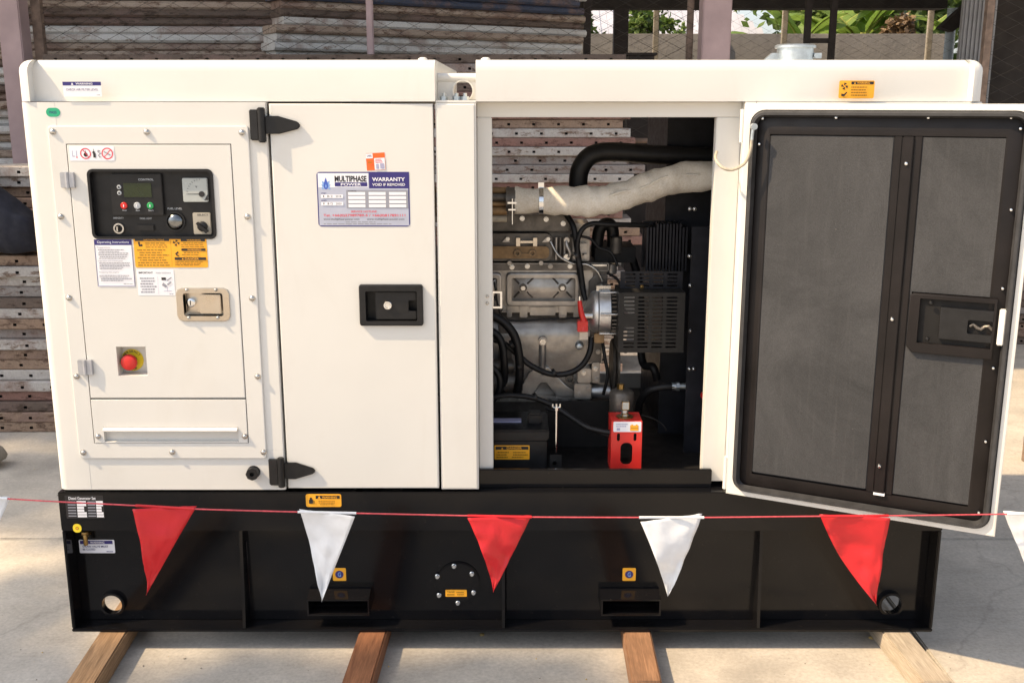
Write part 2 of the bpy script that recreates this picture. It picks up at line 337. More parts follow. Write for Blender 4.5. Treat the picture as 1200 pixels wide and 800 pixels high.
def inset(pts, d):
    n = len(pts); A = sum(pts[i][0] * pts[(i + 1) % n][1] - pts[(i + 1) % n][0] * pts[i][1] for i in range(n))
    sg = 1 if A > 0 else -1; out = []
    for i in range(n):
        p0, p1, p2 = Vector(pts[i - 1]).to_2d(), Vector(pts[i]).to_2d(), Vector(pts[(i + 1) % n]).to_2d()
        e1 = (p1 - p0).normalized(); e2 = (p2 - p1).normalized()
        n1 = Vector((-e1.y, e1.x)) * sg; n2 = Vector((-e2.y, e2.x)) * sg
        b_ = (n1 + n2); b_ = b_ / max(.2, b_.length_squared) * 2
        q = p1 + b_ * d; out.append((q.x, q.y))
    return out
class MB:
    def __init__(self, xf=None):
        self.v = []; self.f = []; self.m = []; self.slots = []; self.xf = xf
    def mi(self, m):
        if m not in self.slots: self.slots.append(m)
        return self.slots.index(m)
    def add(self, pts, faces, m):
        k = len(self.v); i = self.mi(m)
        for p in pts:
            p = Vector(p)
            self.v.append(self.xf @ p if self.xf else p)
        for f in faces: self.f.append([k + j for j in f]); self.m.append(i)
        return self
    def poly(self, pts, m): return self.add(pts, [range(len(pts))], m)
    def box(self, x0, x1, y0, y1, z0, z1, m):
        p = [(x, y, z) for x in (x0, x1) for y in (y0, y1) for z in (z0, z1)]
        return self.add(p, [(0, 1, 3, 2), (4, 6, 7, 5), (0, 4, 5, 1), (2, 3, 7, 6), (0, 2, 6, 4), (1, 5, 7, 3)], m)
    def prism(self, pts, axis, a0, a1, m, holes=(), caps=True, ch=0):
        if ch:      # chamfer on the outer rim of the front (smaller coordinate) end
            lo, hi = min(a0, a1), max(a0, a1)
            inner = inset(pts, ch)
            self.prism(inner, axis, lo, lo + ch * 1.5, m, holes)
            def P(u, w, a): return (u, a, w) if axis == 'y' else ((a, u, w) if axis == 'x' else (u, w, a))
            n = len(pts); h2 = ch * .45; mid = inset(pts, h2 * .55)
            V = [P(*p, lo) for p in inner] + [P(*p, lo + h2 * .55) for p in mid] + [P(*p, lo + ch) for p in pts] + [P(*p, hi) for p in pts]
            F = []
            for k in range(3):
                for j in range(n): F.append([k * n + j, k * n + (j + 1) % n, (k + 1) * n + (j + 1) % n, (k + 1) * n + j])
            self.add(V, F, m)
            if holes:
                for h_ in holes: self.prism(h_, axis, lo + ch * 1.5, hi, m, caps=False)
                loops = [list(pts)] + [list(h_) for h_ in holes]; flat = [p for l in loops for p in l]
                tr = tessellate_polygon([[Vector((p[0], p[1], 0)) for p in l] for l in loops])
                self.add([P(*p, hi) for p in flat], [list(q) for q in tr], m)
            else: self.add([P(*p, hi) for p in pts], [list(range(n))], m)
            return self
        def P(u, w, a): return (u, a, w) if axis == 'y' else ((a, u, w) if axis == 'x' else (u, w, a))
        loops = [list(pts)] + [list(h) for h in holes]
        flat = [p for l in loops for p in l]; n = len(flat)
        V = [P(*p, a0) for p in flat] + [P(*p, a1) for p in flat]
        F = []
        if caps:
            if holes:
                tr = tessellate_polygon([[Vector((p[0], p[1], 0)) for p in l] for l in loops])
                F += [list(q) for q in tr] + [[j + n for j in q][::-1] for q in tr]
            else:
                F += [list(range(n)), [j + n for j in range(n)][::-1]]
        k = 0
        for l in loops:
            L = len(l)
            for j in range(L):
                a, b_ = k + j, k + (j + 1) % L
                F.append([a, b_, b_ + n, a + n])
            k += L
        return self.add(V, F, m)
    def cyl(self, p, q, r, m, seg=16, r2=None, caps=True):
        p = Vector(p); q = Vector(q); d = (q - p).normalized(); r2 = r if r2 is None else r2
        a = d.orthogonal().normalized(); b_ = d.cross(a)
        V = []; F = []
        for c_, rr in ((p, r), (q, r2)):
            for i in range(seg):
                an = 2 * math.pi * i / seg
                V.append(c_ + (a * math.cos(an) + b_ * math.sin(an)) * rr)
        for i in range(seg): F.append([i, (i + 1) % seg, seg + (i + 1) % seg, seg + i])
        if caps: F += [list(range(seg))[::-1], list(range(seg, 2 * seg))]
        return self.add(V, F, m)
    def lathe(self, prof, o, d, m, seg=20):
        o = Vector(o); d = Vector(d).normalized(); a = d.orthogonal().normalized(); b_ = d.cross(a)
        V = []; F = []
        for h, r in prof:
            for i in range(seg):
                an = 2 * math.pi * i / seg
                V.append(o + d * h + (a * math.cos(an) + b_ * math.sin(an)) * r)
        n = len(prof)
        for k in range(n - 1):
            for i in range(seg):
                F.append([k * seg + i, k * seg + (i + 1) % seg, (k + 1) * seg + (i + 1) % seg, (k + 1) * seg + i])
        F += [list(range(seg))[::-1], list(range((n - 1) * seg, n * seg))]
        return self.add(V, F, m)
    def tube(self, path, r, m, seg=10, wob=None):
        P = [Vector(p) for p in path]; n = len(P)
        rad = r if isinstance(r, (list, tuple)) else [r] * n
        tg = [(P[min(i + 1, n - 1)] - P[max(i - 1, 0)]).normalized() for i in range(n)]
        a = tg[0].orthogonal().normalized(); V = []; F = []
        for i in range(n):
            a = (a - tg[i] * a.dot(tg[i])).normalized(); b_ = tg[i].cross(a)
            for k in range(seg):
                an = 2 * math.pi * k / seg
                rr = rad[i] * (1 + (wob(i, an) if wob else 0))
                V.append(P[i] + (a * math.cos(an) + b_ * math.sin(an)) * rr)
        for i in range(n - 1):
            for k in range(seg):
                F.append([i * seg + k, i * seg + (k + 1) % seg, (i + 1) * seg + (k + 1) % seg, (i + 1) * seg + k])
        F += [list(range(seg))[::-1], list(range((n - 1) * seg, n * seg))]
        return self.add(V, F, m)
    def build(self, name, parent=None, bevel=0, seg=2, pred=None, ang=38, label=None, kind=None, origin=None, flat=False):
        me = bpy.data.meshes.new(name)
        o_ = Vector(origin) if origin else Vector((0, 0, 0))
        me.from_pydata([tuple(p - o_) for p in self.v], [], self.f)
        me.polygons.foreach_set('material_index', self.m)
        for s in self.slots: me.materials.append(MATS[s])
        bm = bmesh.new(); bm.from_mesh(me)
        if not flat: bmesh.ops.recalc_face_normals(bm, faces=bm.faces)
        if bevel:
            ed = [e for e in bm.edges if len(e.link_faces) == 2 and e.calc_face_angle(0) > R(30) and (pred is None or pred(e.verts[0].co + o_, e.verts[1].co + o_))]
            bmesh.ops.bevel(bm, geom=ed, offset=bevel, segments=seg, affect='EDGES', clamp_overlap=True)
        bm.to_mesh(me); bm.free()
        if not flat:
            me.polygons.foreach_set('use_smooth', [True] * len(me.polygons))
            me.set_sharp_from_angle(angle=R(ang))
        o = bpy.data.objects.new(name, me); COL.objects.link(o)
        o.location = o_
        if parent:
            o.parent = parent
            pw = Vector((0, 0, 0)); q = parent
            while q: pw += q.location; q = q.parent
            o.location = o_ - pw
        if label: o['label'] = label
        if kind: o['kind'] = kind
        return o

def tag(o, label, cat, group=None, kind=None):
    o['label'] = label; o['category'] = cat
    if group: o['group'] = group
    if kind: o['kind'] = kind
    return o
def empty(name, loc, label, cat, group=None):
    o = bpy.data.objects.new(name, None); COL.objects.link(o); o.location = loc; o.empty_display_size = 0.1
    return tag(o, label, cat, group)
def clone(o, parent=None, name=None):
    c = o.copy(); COL.objects.link(c)
    if parent: c.parent = parent
    return c
def rr(x0, x1, z0, z1, r, n=5):
    out = []
    for cx, cz, a in ((x1 - r, z1 - r, 0), (x0 + r, z1 - r, 90), (x0 + r, z0 + r, 180), (x1 - r, z0 + r, 270)):
        for i in range(n + 1):
            an = R(a + 90 * i / n); out.append((cx + r * math.cos(an), cz + r * math.sin(an)))
    return out
def circ(x, z, r, n=24, ph=0):
    return [(x + r * math.cos(2 * math.pi * i / n + ph), z + r * math.sin(2 * math.pi * i / n + ph)) for i in range(n)]
def smooth_path(pts, n=6):
    P = [Vector(p) for p in pts]; out = []
    for i in range(len(P) - 1):
        p0 = P[max(i - 1, 0)]; p1 = P[i]; p2 = P[i + 1]; p3 = P[min(i + 2, len(P) - 1)]
        for k in range(n):
            s = k / n
            out.append(0.5 * ((2 * p1) + (p2 - p0) * s + (2 * p0 - 5 * p1 + 4 * p2 - p3) * s * s + (3 * p1 - p0 - 3 * p2 + p3) * s ** 3))
    out.append(P[-1]); return out
def pth(lst, n=6):      # list of (px, py, Y) -> smooth world path
    q = []
    for px, py, Y in lst:
        x, z = on(px, py, Y); q.append((x, Y, z))
    return smooth_path(q, n)
def rect(px0, py0, px1, py1, Y=0.0):
    ym = (py0 + py1) / 2
    return on(px0, ym, Y)[0], on(px1, ym, Y)[0], on((px0 + px1) / 2, py1, Y)[1], on((px0 + px1) / 2, py0, Y)[1]
def fbox(mb, px0, py0, px1, py1, Y0, Y1, m):
    x0, x1, z0, z1 = rect(px0, py0, px1, py1, Y0)
    return mb.box(x0, x1, Y0, Y1, z0, z1, m)

def sticker(name, parent, px, items, mat='white_print', Y=0.0, r=0.004, label=None, step=0.00025, ang=0.0):
    x0, x1, z0, z1 = rect(*px, Y)
    W = x1 - x0; H = z1 - z0
    mb = MB()
    ca, sa = math.cos(ang), math.sin(ang); cx, cz = (x0 + x1) / 2, (z0 + z1) / 2
    def rot(p): return (cx + (p[0] - cx) * ca - (p[1] - cz) * sa, cz + (p[0] - cx) * sa + (p[1] - cz) * ca)
    def U(u, w): return rot((x0 + u * W, z1 - w * H))
    y = Y - 0.0006
    mb.prism([rot(p) for p in rr(x0, x1, z0, z1, min(r, H * 0.49), 4)], 'y', Y + 0.0002, y, mat)
    step = min(step, 0.0016 / max(1, len(items)))
    for k, it in enumerate(items):
        y -= step
        if it[0] == 'r':
            _, mt, u0, w0, u1, w1 = it
            mb.poly([(p[0], y, p[1]) for p in (U(u0, w1), U(u1, w1), U(u1, w0), U(u0, w0))], mt)
        elif it[0] == 't':
            mt, s, u0, w0, u1, w1 = it[1:7]; bold = it[7] if len(it) > 7 else 0.0
            vs, fs = text_mesh(s, bold)
            mb.add([(lambda q: (q[0], y, q[1]))(U(u0 + a * (u1 - u0), w1 + b_ * (w0 - w1))) for a, b_ in vs], fs, mt)
        elif it[0] == 'c':
            _, mt, u, w, rad = it
            c_ = U(u, w); mb.poly([(p[0], y, p[1]) for p in circ(c_[0], c_[1], rad * H, 20)], mt)
        elif it[0] == 'o':
            _, mt, u, w, rad, th = it
            c_ = U(u, w); A = circ(c_[0], c_[1], rad * H, 24); B = circ(c_[0], c_[1], (rad - th) * H, 24)
            mb.add([(p[0], y, p[1]) for p in A + B], [(i, (i + 1) % 24, 24 + (i + 1) % 24, 24 + i) for i in range(24)], mt)
        elif it[0] == 'p':
            mb.poly([(lambda q: (q[0], y, q[1]))(U(*p)) for p in it[2]], it[1])
        elif it[0] == 'l':      # lines of small print: word dashes
            _, mt, u0, w0, u1, w1, n = it
            rng = random.Random(k * 31 + len(name))
            for j in range(n):
                w_ = w0 + (w1 - w0) * (j + 0.5) / n; hh = (w1 - w0) / n * 0.24
                u = u0 + rng.choice((0, 0, 0.03)) ; end = u1 - rng.random() * 0.35 * (u1 - u0)
                while u < end:
                    l_ = rng.uniform(0.02, 0.075); l_ = min(l_, end - u + 0.01)
                    mb.poly([(p[0], y, p[1]) for p in (U(u, w_ + hh), U(u + l_, w_ + hh), U(u + l_, w_ - hh), U(u, w_ - hh))], mt)
                    u += l_ + 0.012
    return mb.build(name, parent, label=label, flat=True)
def tri(mt, u, w, s, asp): return ('p', mt, [(u - s * asp, w + s), (u + s * asp, w + s), (u, w - s)])

def screw(parent, px, py, Y=0.0, r=0.0065, name='screw', mat='steel', h=0.005):
    x, z = on(px, py, Y); mb = MB()
    mb.cyl((x, Y + 0.0005, z), (x, Y - 0.0015, z), r * 1.25, mat, 14)
    mb.lathe([(0, r), (h * 0.5, r * 0.95), (h * 0.9, r * 0.6), (h, r * 0.3)], (x, Y - 0.001, z), (0, -1, 0), mat, 12)
    return mb.build(name, parent)

# ------------------------------------------------------------------ the yard
ground = MB()
ground.poly([(-300, -300, -0.016), (300, -300, -0.016), (300, 300, -0.016), (-300, 300, -0.016)], 'concrete')
ground = ground.build('ground'); ground['kind'] = 'structure'
xs = [-11, -7, -2.95, 1.125, 5.2, 9.2]; ys = [-7.4, -3.35, 0.74, 4.8]
g = 0.004
for i in range(len(xs) - 1):
    for j in range(len(ys) - 1):
        mb = MB(); mb.box(xs[i] + g, xs[i + 1] - g, ys[j] + g, ys[j + 1] - g, -0.05, 0.0, 'concrete')
        mb.build('concrete_slab', ground, bevel=0.004, seg=2)

# ------------------------------------------------------------------ generator
X0, X1 = -1.187, 1.134
ZB0, ZB1 = 0.056, 0.456
ZC0, ZC1, ZR = 0.463, 1.449, 1.546
DEP = 1.02
gen = empty('diesel_generator', (0, 0.5, ZB0), 'cream and black diesel generator with its right door swung open, standing on timber bearers', 'generator')

RB = 0.055      # recess depth of the skid side
mb = MB()
# top band, bottom flange, end flanges of the front channel
zt = on(600, 622, 0)[1]
mb.box(X0, X1, 0.0, RB + 0.012, zt, ZB1, 'black_paint')
mb.box(X0, X1, 0.0, RB - 0.001, ZB0, ZB0 + 0.009, 'black_paint')
for xa, xb in ((X0 + 0.0005, X0 + 0.009), (X1 - 0.009, X1 - 0.0005)):
    mb.box(xa, xb, 0.001, RB - 0.001, ZB0 + 0.0095, zt - 0.0005, 'black_paint')
hl = on(133, 706, RB); hr_ = on(1043, 706, RB)
fk = [(358, 433), (704, 776)]
pk = []
for a, b_ in fk:
    z1 = on(560, 686.5, RB)[1]; z0 = z1 - 0.060
    xa = on(a + 1, 700, 0.0)[0]; xb = on(b_ - 1, 700, 0.0)[0]
    pk.append((xa, xb, z0, z1))
holes = [circ(hl[0], hl[1], 0.028, 28), circ(hr_[0], hr_[1], 0.028, 28)] + [[(a + .005, c + .005), (b_ - .005, c + .005), (b_ - .005, d - .005), (a + .005, d - .005)] for a, b_, c, d in pk]
base = mb.build('base_frame', gen, bevel=0.0022, seg=2)
mb = MB(); mb.prism([(X0 + 0.0015, ZB0 + 0.0005), (X1 - 0.0015, ZB0 + 0.0005), (X1 - 0.0015, zt - 0.0005), (X0 + 0.0015, zt - 0.0005)], 'y', RB, RB + 0.008, 'black_paint', holes)
mb.build('side_plate', gen)
# rear side beam, deck and fuel tank
mb = MB()
mb.box(X0, X1, DEP - 0.012, DEP, ZB0 + 0.02, ZB1, 'black_paint')
mb.build('rear_beam', gen)
mb = MB(); mb.box(X0 + 0.01, X1 - 0.01, RB + 0.0125, DEP - 0.0125, ZB1 - 0.01, ZB1 - 0.002, 'black_matte'); mb.build('deck_plate', gen)
mb = MB(); mb.box(-0.92, 0.88, 0.085, DEP - 0.03, 0.11, ZB1 - 0.0105, 'black_paint'); mb.build('fuel_tank', gen)
for a, b_, c, d in pk:
    mb = MB(); t_ = 0.004; sl0 = 0.013       # hood slopes down towards its mouth
    mb.prism([(0.002, d - sl0), (RB + 0.004, d), (RB + 0.004, d - t_), (0.002, d - sl0 - t_)], 'x', a, b_, 'black_paint')
    mb.prism([(0.002, c), (RB + 0.004, c), (RB + 0.004, c + t_), (0.002, c + t_)], 'x', a, b_, 'black_paint')
    for xa, xb in ((a, a + t_), (b_ - t_, b_)):
        mb.prism([(0.0025, c + t_ + .0003), (RB + 0.0035, c + t_ + .0003), (RB + 0.0035, d - t_ - .0003), (0.0025, d - sl0 - t_ - .0003)], 'x', xa, xb, 'black_paint')
    mb.prism([(a, c), (b_, c), (b_, d), (a, d)], 'y', RB + 0.0045, 0.4, 'black_paint', [[(a + t_, c + t_), (b_ - t_, c + t_), (b_ - t_, d - t_), (a + t_, d - t_)]])
    mb.build('forklift_pocket', gen)
for px in (287, 590, 888):
    x = on(px, 735, 0.01)[0]; mb = MB()
    mb.prism([(0.004, ZB0 + 0.0095), (RB - 0.0005, ZB0 + 0.0095), (RB - 0.0005, zt - 0.001), (0.03, zt - 0.001), (0.024, zt - 0.04), (0.010, ZB0 + 0.06)], 'x', x - 0.004, x + 0.004, 'black_paint')
    mb.tube([(x + 0.005, RB - 0.001, ZB0 + 0.02 + 0.02 * k) for k in range(12)], [0.003 + 0.0012 * (k % 2) for k in range(12)], 'black_paint', 6)
    mb.build('rib', gen)
for cx, cz in (hl, hr_):
    mb = MB()
    A = circ(cx, cz, 0.0345, 32); B = circ(cx, cz, 0.0272, 32)
    mb.prism(A, 'y', RB - 0.012, RB + 0.010, 'black_paint', [B])
    mb.build('drain_ring', gen, bevel=0.002, seg=2)
cx, cz = on(537, 681, RB)
mb = MB(); mb.prism(circ(cx, cz, 0.0585, 40), 'y', RB - 0.007, RB - 0.0002, 'black_paint'); cover = mb.build('inspection_cover', gen, bevel=0.0025)
for px, py in ((532, 663), (553, 672), (555, 694), (536.5, 706), (514.5, 697), (512.5, 675)):
    x, z = on(px, py, RB - 0.007); mb = MB()
    mb.cyl((x, RB - 0.0069, z), (x, RB - 0.0085, z), 0.0066, 'chrome', 14)
    mb.prism(circ(x, z, 0.0056, 6, random.random()), 'y', RB - 0.0085, RB - 0.013, 'chrome')
    mb.build('bolt', cover, bevel=0.0006, seg=1)
sticker('cover_sticker', gen, (522, 690.5, 547, 698.5), [('t', 'umber_print', 'TANK', .08, .18, .45, .45, .02), ('l', 'umber_print', .08, .5, .5, .9, 1), ('l', 'umber_print', .52, .2, .95, .85, 2)], 'amber_print', RB - 0.007, 0.002, 'small amber label on the round inspection cover')
for px in (390, 729.5):
    sticker('lifting_sticker', gen, (px, 665, px + 15.5, 680), [('c', 'navy_print', .5, .5, .30), ('t', 'sky_print', 'G', .38, .32, .62, .68, .02)], 'amber_print', RB, 0.003)
sticker('fuel_sticker', gen, (358.5, 578.5, 400, 593.5), [
    ('r', 'black_print', .28, .12, .96, .36), tri('amber_print', .38, .24, .10, .4), ('t', 'amber_print', 'WARNING', .46, .16, .88, .32, .02),
    ('r', 'black_print', .09, .42, .20, .74), ('c', 'black_print', .145, .34, .09), ('r', 'umber_print', .21, .5, .25, .74), ('l', 'umber_print', .36, .46, .92, .86, 3)], 'amber_print', 0.0, 0.005, 'amber warning label with a fuel can symbol')
np_ = [('t', 'white_print', 'Diesel Generator Set', .10, .06, .80, .19, .01)]
for k in range(6):
    zz = .24 + .12 * k
    wdt = .24 if k in (0, 1, 4, 5) else .18
    np_ += [('r', 'grey_print', .0 + .06, zz + .02, .27, zz + .07), ('r', 'white_print', .30, zz, .30 + wdt, zz + .10), ('r', 'grey_print', .58, zz + .02, .78, zz + .07), ('r', 'white_print', .80, zz, .80 + wdt * .75, zz + .10)]
sticker('nameplate', gen, (77, 580, 122, 607), np_, 'black_print', 0.0, 0.002, 'black rating plate lettered Diesel Generator Set')
sticker('yellow_dot', gen, (85.5, 613.5, 95.5, 623.5), [('c', 'umber_print', .5, .5, .18), ('c', 'amber_print', .5, .5, .11)], 'yellow_print', 0.0, 0.0098, 'round yellow sticker')
sticker('notice_sticker', gen, (93, 632, 134.5, 647.5), [('r', 'navy_print', .03, .06, .95, .32), ('t', 'white_print', 'WARNING', .32, .11, .72, .27, .02),
    ('t', 'navy_print', 'DRAIN VALVE MUST', .10, .42, .82, .57, .01), ('t', 'navy_print', 'BE CLOSED', .10, .64, .45, .78, .01), ('l', 'navy_print', .76, .82, .98, .93, 1)], 'white_print', RB, 0.003, 'white and navy notice beside the drain valve')
x, z = on(100, 630, 0.03); mb = MB()
mb.cyl((x, RB - 0.001, z + 0.004), (x, 0.028, z + 0.004), 0.006, 'brass', 12)
mb.cyl((x, 0.03, z + 0.010), (x, 0.03, z - 0.020), 0.006, 'brass', 12)
mb.prism(circ(x, 0.03, 0.010, 6), 'z', z + 0.0102, z + 0.019, 'brass')
mb.build('drain_valve', gen, bevel=0.0008, seg=1)

# ---- canopy -------------------------------------------------------
XL1 = on(311.5, 120, 0)[0]; XD0 = on(314.5, 120, 0)[0]; XD1 = on(507, 120, 0)[0]; XP0 = on(510, 120, 0)[0]; XP1 = on(557.5, 120, 0)[0]
XO1 = 0.556
# rounded corner shell for the left end
def arc_profile(x0, y1, r, x_end):
    pts = [(x_end, 0.0)]
    for i in range(7):
        a = R(90 * i / 6); pts.append((x0 + r - r * math.sin(a), r - r * math.cos(a)))
    pts += [(x0, y1), (x0 + 0.02, y1), (x0 + 0.02, r + 0.01), (x0 + 0.035, 0.028), (x_end, 0.028)]
    return pts
# the front left panel: with openings for the control door
pw = [on(78, 169)[0], on(271.5, 169)[0], on(200, 518.5)[1], on(200, 168.5)[1]]    # opening (door + flap)
mb = MB()
mb.prism(arc_profile(X0 + 0.003, DEP - 0.02, 0.026, pw[0] - 0.02), 'z', ZC0, ZC1 - 0.0015, 'cream_paint')
mb.box(pw[0] - 0.0198, XL1, 0.0003, 0.028, ZC0, pw[2] - 0.02, 'cream_paint')
mb.box(pw[0] - 0.0198, XL1, 0.0003, 0.028, pw[3] + 0.02, ZC1 - 0.0015, 'cream_paint')
mb.box(pw[1] + 0.02, XL1, 0.0003, 0.028, pw[2] - 0.0198, pw[3] + 0.0198, 'cream_paint')
mb.build('end_panel', gen, bevel=0.0025, seg=2, pred=lambda a, b_: min(a.x, b_.x) > XL1 - 0.002 and max(a.y, b_.y) < 0.002)
# raised surround plate
rx0 = on(56, 148)[0]; rx1 = on(291.5, 148)[0]; rz1 = on(170, 147.5)[1]; rz0 = on(200, 536.5)[1]
mb = MB(); YS = -0.005
mb.prism(rr(rx0, rx1, rz0, rz1, 0.008), 'y', 0.0001, YS, 'cream_paint', [[(pw[0], pw[2]), (pw[1], pw[2]), (pw[1], pw[3]), (pw[0], pw[3])]], ch=0.0025)
surround = mb.build('panel_surround', gen)
for px, py in ((62, 154.5), (172, 155), (283.5, 155.5), (71.5, 254), (81, 349), (90, 441), (98, 530), (290, 254), (295.5, 349.5), (302, 441), (309, 529.5), (202, 529.5)):
    screw(surround, px, py, YS)
# backing behind the seams
mb = MB(); mb.box(rx0 + 0.01, rx1 - 0.01, 0.040, 0.045, rz0 + 0.01, rz1 - 0.01, 'gap_dark')
mb.build('backing_plate', gen)
# control door with window, latch and stop-button openings
zd0 = on(200, 465.5)[1]; zf1 = on(200, 467.5)[1]; e = 0.0022
cp = rect(107, 199.5, 250.5, 278.5, YS); lt = rect(215.5, 343, 262, 370, YS); es = rect(137.5, 406, 172, 440, YS)
def rl(q, d=0.0): return [(q[0] - d, q[2] - d), (q[1] + d, q[2] - d), (q[1] + d, q[3] + d), (q[0] - d, q[3] + d)]
mb = MB(); mb.prism([(pw[0] + e, zd0), (pw[1] - e, zd0), (pw[1] - e, pw[3] - e), (pw[0] + e, pw[3] - e)], 'y', 0.012, YS - 0.001, 'cream_paint', [rr(*cp, 0.012), rl(lt), rl(es)], ch=0.002)
cdoor = mb.build('control_door', gen)
mb = MB(); mb.prism(rl(es, 0.003), 'y', 0.0121, 0.036, 'cream_paint', [rl(es, 0.0)], caps=True)
mb.box(es[0] - 0.002, es[1] + 0.002, 0.034, 0.037, es[2] - 0.002, es[3] + 0.002, 'cream_paint'); mb.build('stop_recess', cdoor)
Y_ = 0.034; ex, ez = on(155.5, 421.5, Y_)
mb = MB(); mb.prism(circ(ex, ez, 0.0285, 32), 'y', Y_ - 0.0005, Y_ - 0.002, 'yellow_print')
for ch, a0 in (('EMERGENCY', 165), ('STOP', 300)):
    n = len(ch)
    for k, c_ in enumerate(ch):
        a = R(a0 - k * 16) if ch == 'EMERGENCY' else R(a0 - 0 + k * 14 - 50)
        vs, fs = text_mesh(c_, 0.02)
        if ch == 'EMERGENCY': rot = a - R(90); rad = 0.0205
        else: rot = a + R(90); rad = 0.0265
        pts = []
        for u, w in vs:
            lx = (u - 0.5) * 0.005; lz = w * 0.006
            pts.append((ex + rad * math.cos(a) + lx * math.cos(rot) - lz * math.sin(rot), Y_ - 0.0024, ez + rad * math.sin(a) + lx * math.sin(rot) + lz * math.cos(rot)))
        mb.add(pts, fs, 'black_print')
mb.build('stop_disc', cdoor)
mb = MB(); mb.cyl((ex, Y_ - 0.002, ez), (ex, Y_ - 0.020, ez), 0.0125, 'black_plastic', 20)
mb.lathe([(0, 0.0185), (0.004, 0.0205), (0.010, 0.0205), (0.014, 0.0185), (0.0165, 0.013), (0.017, 0.004)], (ex, Y_ - 0.019, ez), (0, -1, 0), 'red_plastic', 28)
mb.build('stop_button', cdoor)
# stainless paddle latch
lo = rect(207.5, 337, 269.5, 376, YS)
mb = MB(); YL = YS - 0.001
mb.prism(rr(*lo, 0.014, 2), 'y', YL - 0.0001, YL - 0.004, 'stainless', [rr(*lt, 0.006, 3)], ch=0.0015)
mb.prism(rr(*lt, 0.006, 3), 'y', YL - 0.001, YL + 0.022, 'stainless', caps=False)
mb.box(lt[0], lt[1], YL + 0.020, YL + 0.0225, lt[2], lt[3], 'stainless')
lk = mb.build('paddle_latch', cdoor)
q = rect(233, 345.5, 259, 367.5, YL)
mb = MB(); mb.prism([(q[0], YL + 0.004), (q[1], YL - 0.001), (q[1], YL + 0.004), (q[0], YL + 0.010)], 'z', q[2], q[3], 'stainless'); mb.build('paddle', cdoor, bevel=0.0015)
x, z = on(222, 355.5, YL); mb = MB(); mb.lathe([(0, 0.0115), (0.010, 0.0115), (0.0115, 0.0095), (0.0115, 0.004)], (x, YL + 0.0195, z), (0, -1, 0), 'chrome', 22)
mb.box(x - 0.0012, x + 0.0012, YL + 0.0075, YL + 0.009, z - 0.006, z + 0.006, 'black_print'); mb.build('key_lock', cdoor)
for px, py in ((219, 339.5), (253, 339.5), (221.5, 372), (255.5, 372)): screw(cdoor, px, py, YL - 0.004, 0.004)
for a in ((72, 202, 88.5, 220), (92.5, 421, 109.5, 438.5)):
    q = rect(*a, YS - 0.001); mb = MB(); mb.box(q[0], q[1], YS - 0.0012, YS - 0.009, q[2], q[3], 'hinge_grey')
    xm = (q[0] + q[1]) / 2; mb.cyl((xm, YS - 0.008, q[2] - 0.0005), (xm, YS - 0.008, q[3] + 0.0005), 0.005, 'hinge_grey', 12)
    mb.build('hinge', cdoor, bevel=0.0015)
# cable flap below the control door
mb = MB()
fz0 = pw[2] + 0.001; sl_ = rect(122, 500, 279.5, 517.5, YS)
mb.prism([(pw[0] + e, fz0), (pw[1] - e, fz0), (pw[1] - e, zf1), (pw[0] + e, zf1)], 'y', 0.008, YS - 0.001, 'cream_paint', [rl((sl_[0], sl_[1], sl_[2] + 0.0005, sl_[3]))], ch=0.0015)
mb.box(sl_[0] - 0.004, sl_[1] + 0.004, 0.0085, 0.011, sl_[2] - 0.003, sl_[3] + 0.004, 'cream_paint')
flap = mb.build('cable_flap', gen)
mb = MB(); mb.prism([(YS - 0.0012, sl_[3] - 0.001), (YS - 0.011, sl_[3] - 0.007), (YS - 0.010, sl_[3] - 0.010), (YS - 0.0012, sl_[3] - 0.006)], 'x', sl_[0] + 0.001, sl_[1] - 0.001, 'cream_paint'); mb.build('lip', flap)
for px in (115, 287): screw(flap, px, 511, YS - 0.001, 0.006)

# control panel behind the window opening
YP = 0.010
mb = MB()
mb.prism(rr(*cp, 0.012), 'y', YP, YP + 0.004, 'black_plastic')
mb.prism(rr(cp[0] - 0.003, cp[1] + 0.003, cp[2] - 0.003, cp[3] + 0.003, 0.014), 'y', YS - 0.0011, YS - 0.0045, 'black_plastic', [rr(cp[0] + 0.003, cp[1] - 0.003, cp[2] + 0.003, cp[3] - 0.003, 0.010)])
mb.prism(rr(cp[0] + 0.0004, cp[1] - 0.0004, cp[2] + 0.0004, cp[3] - 0.0004, 0.0117), 'y', YS - 0.001, YP, 'black_plastic', caps=False)
cpan = mb.build('control_panel', gen)
def cbox(name, px, y0, y1, m, bev=0.002, r=0.003):
    q = rect(*px, YP); mb = MB(); mb.prism(rr(*q, r, 3), 'y', y1, y0, m); return mb.build(name, cpan, bevel=bev)
cbox('controller', (131.5, 203.5, 192, 252), YP - 0.010, YP, 'black_plastic')
YC = YP - 0.010
q = rect(145, 214.5, 177.5, 231, YC); mb = MB(); mb.box(q[0], q[1], YC - 0.0012, YC + 0.001, q[2], q[3], 'lcd_green'); mb.build('display', cpan)
for px, py, m_, r_ in ((139.7, 219.3, 'grey_plastic', 0.0055), (140.2, 226.2, 'grey_plastic', 0.0055), (145.5, 241, 'red_plastic', 0.0085), (161, 241, 'grey_plastic', 0.0085), (176.3, 241, 'green_plastic', 0.0085)):
    x, z = on(px, py, YC); mb = MB(); mb.lathe([(0, r_), (0.002, r_), (0.0035, r_ * 0.85), (0.0038, r_ * 0.3)], (x, YC + 0.0005, z), (0, -1, 0), m_, 18)
    if r_ > 0.006: mb.box(x - 0.001, x + 0.001, YC - 0.0042, YC - 0.0034, z - 0.003, z + 0.003, 'white_print')
    else: mb.cyl((x, YC - 0.0032, z), (x, YC - 0.0041, z), 0.0024, 'black_print', 10)
    mb.build('button', cpan)
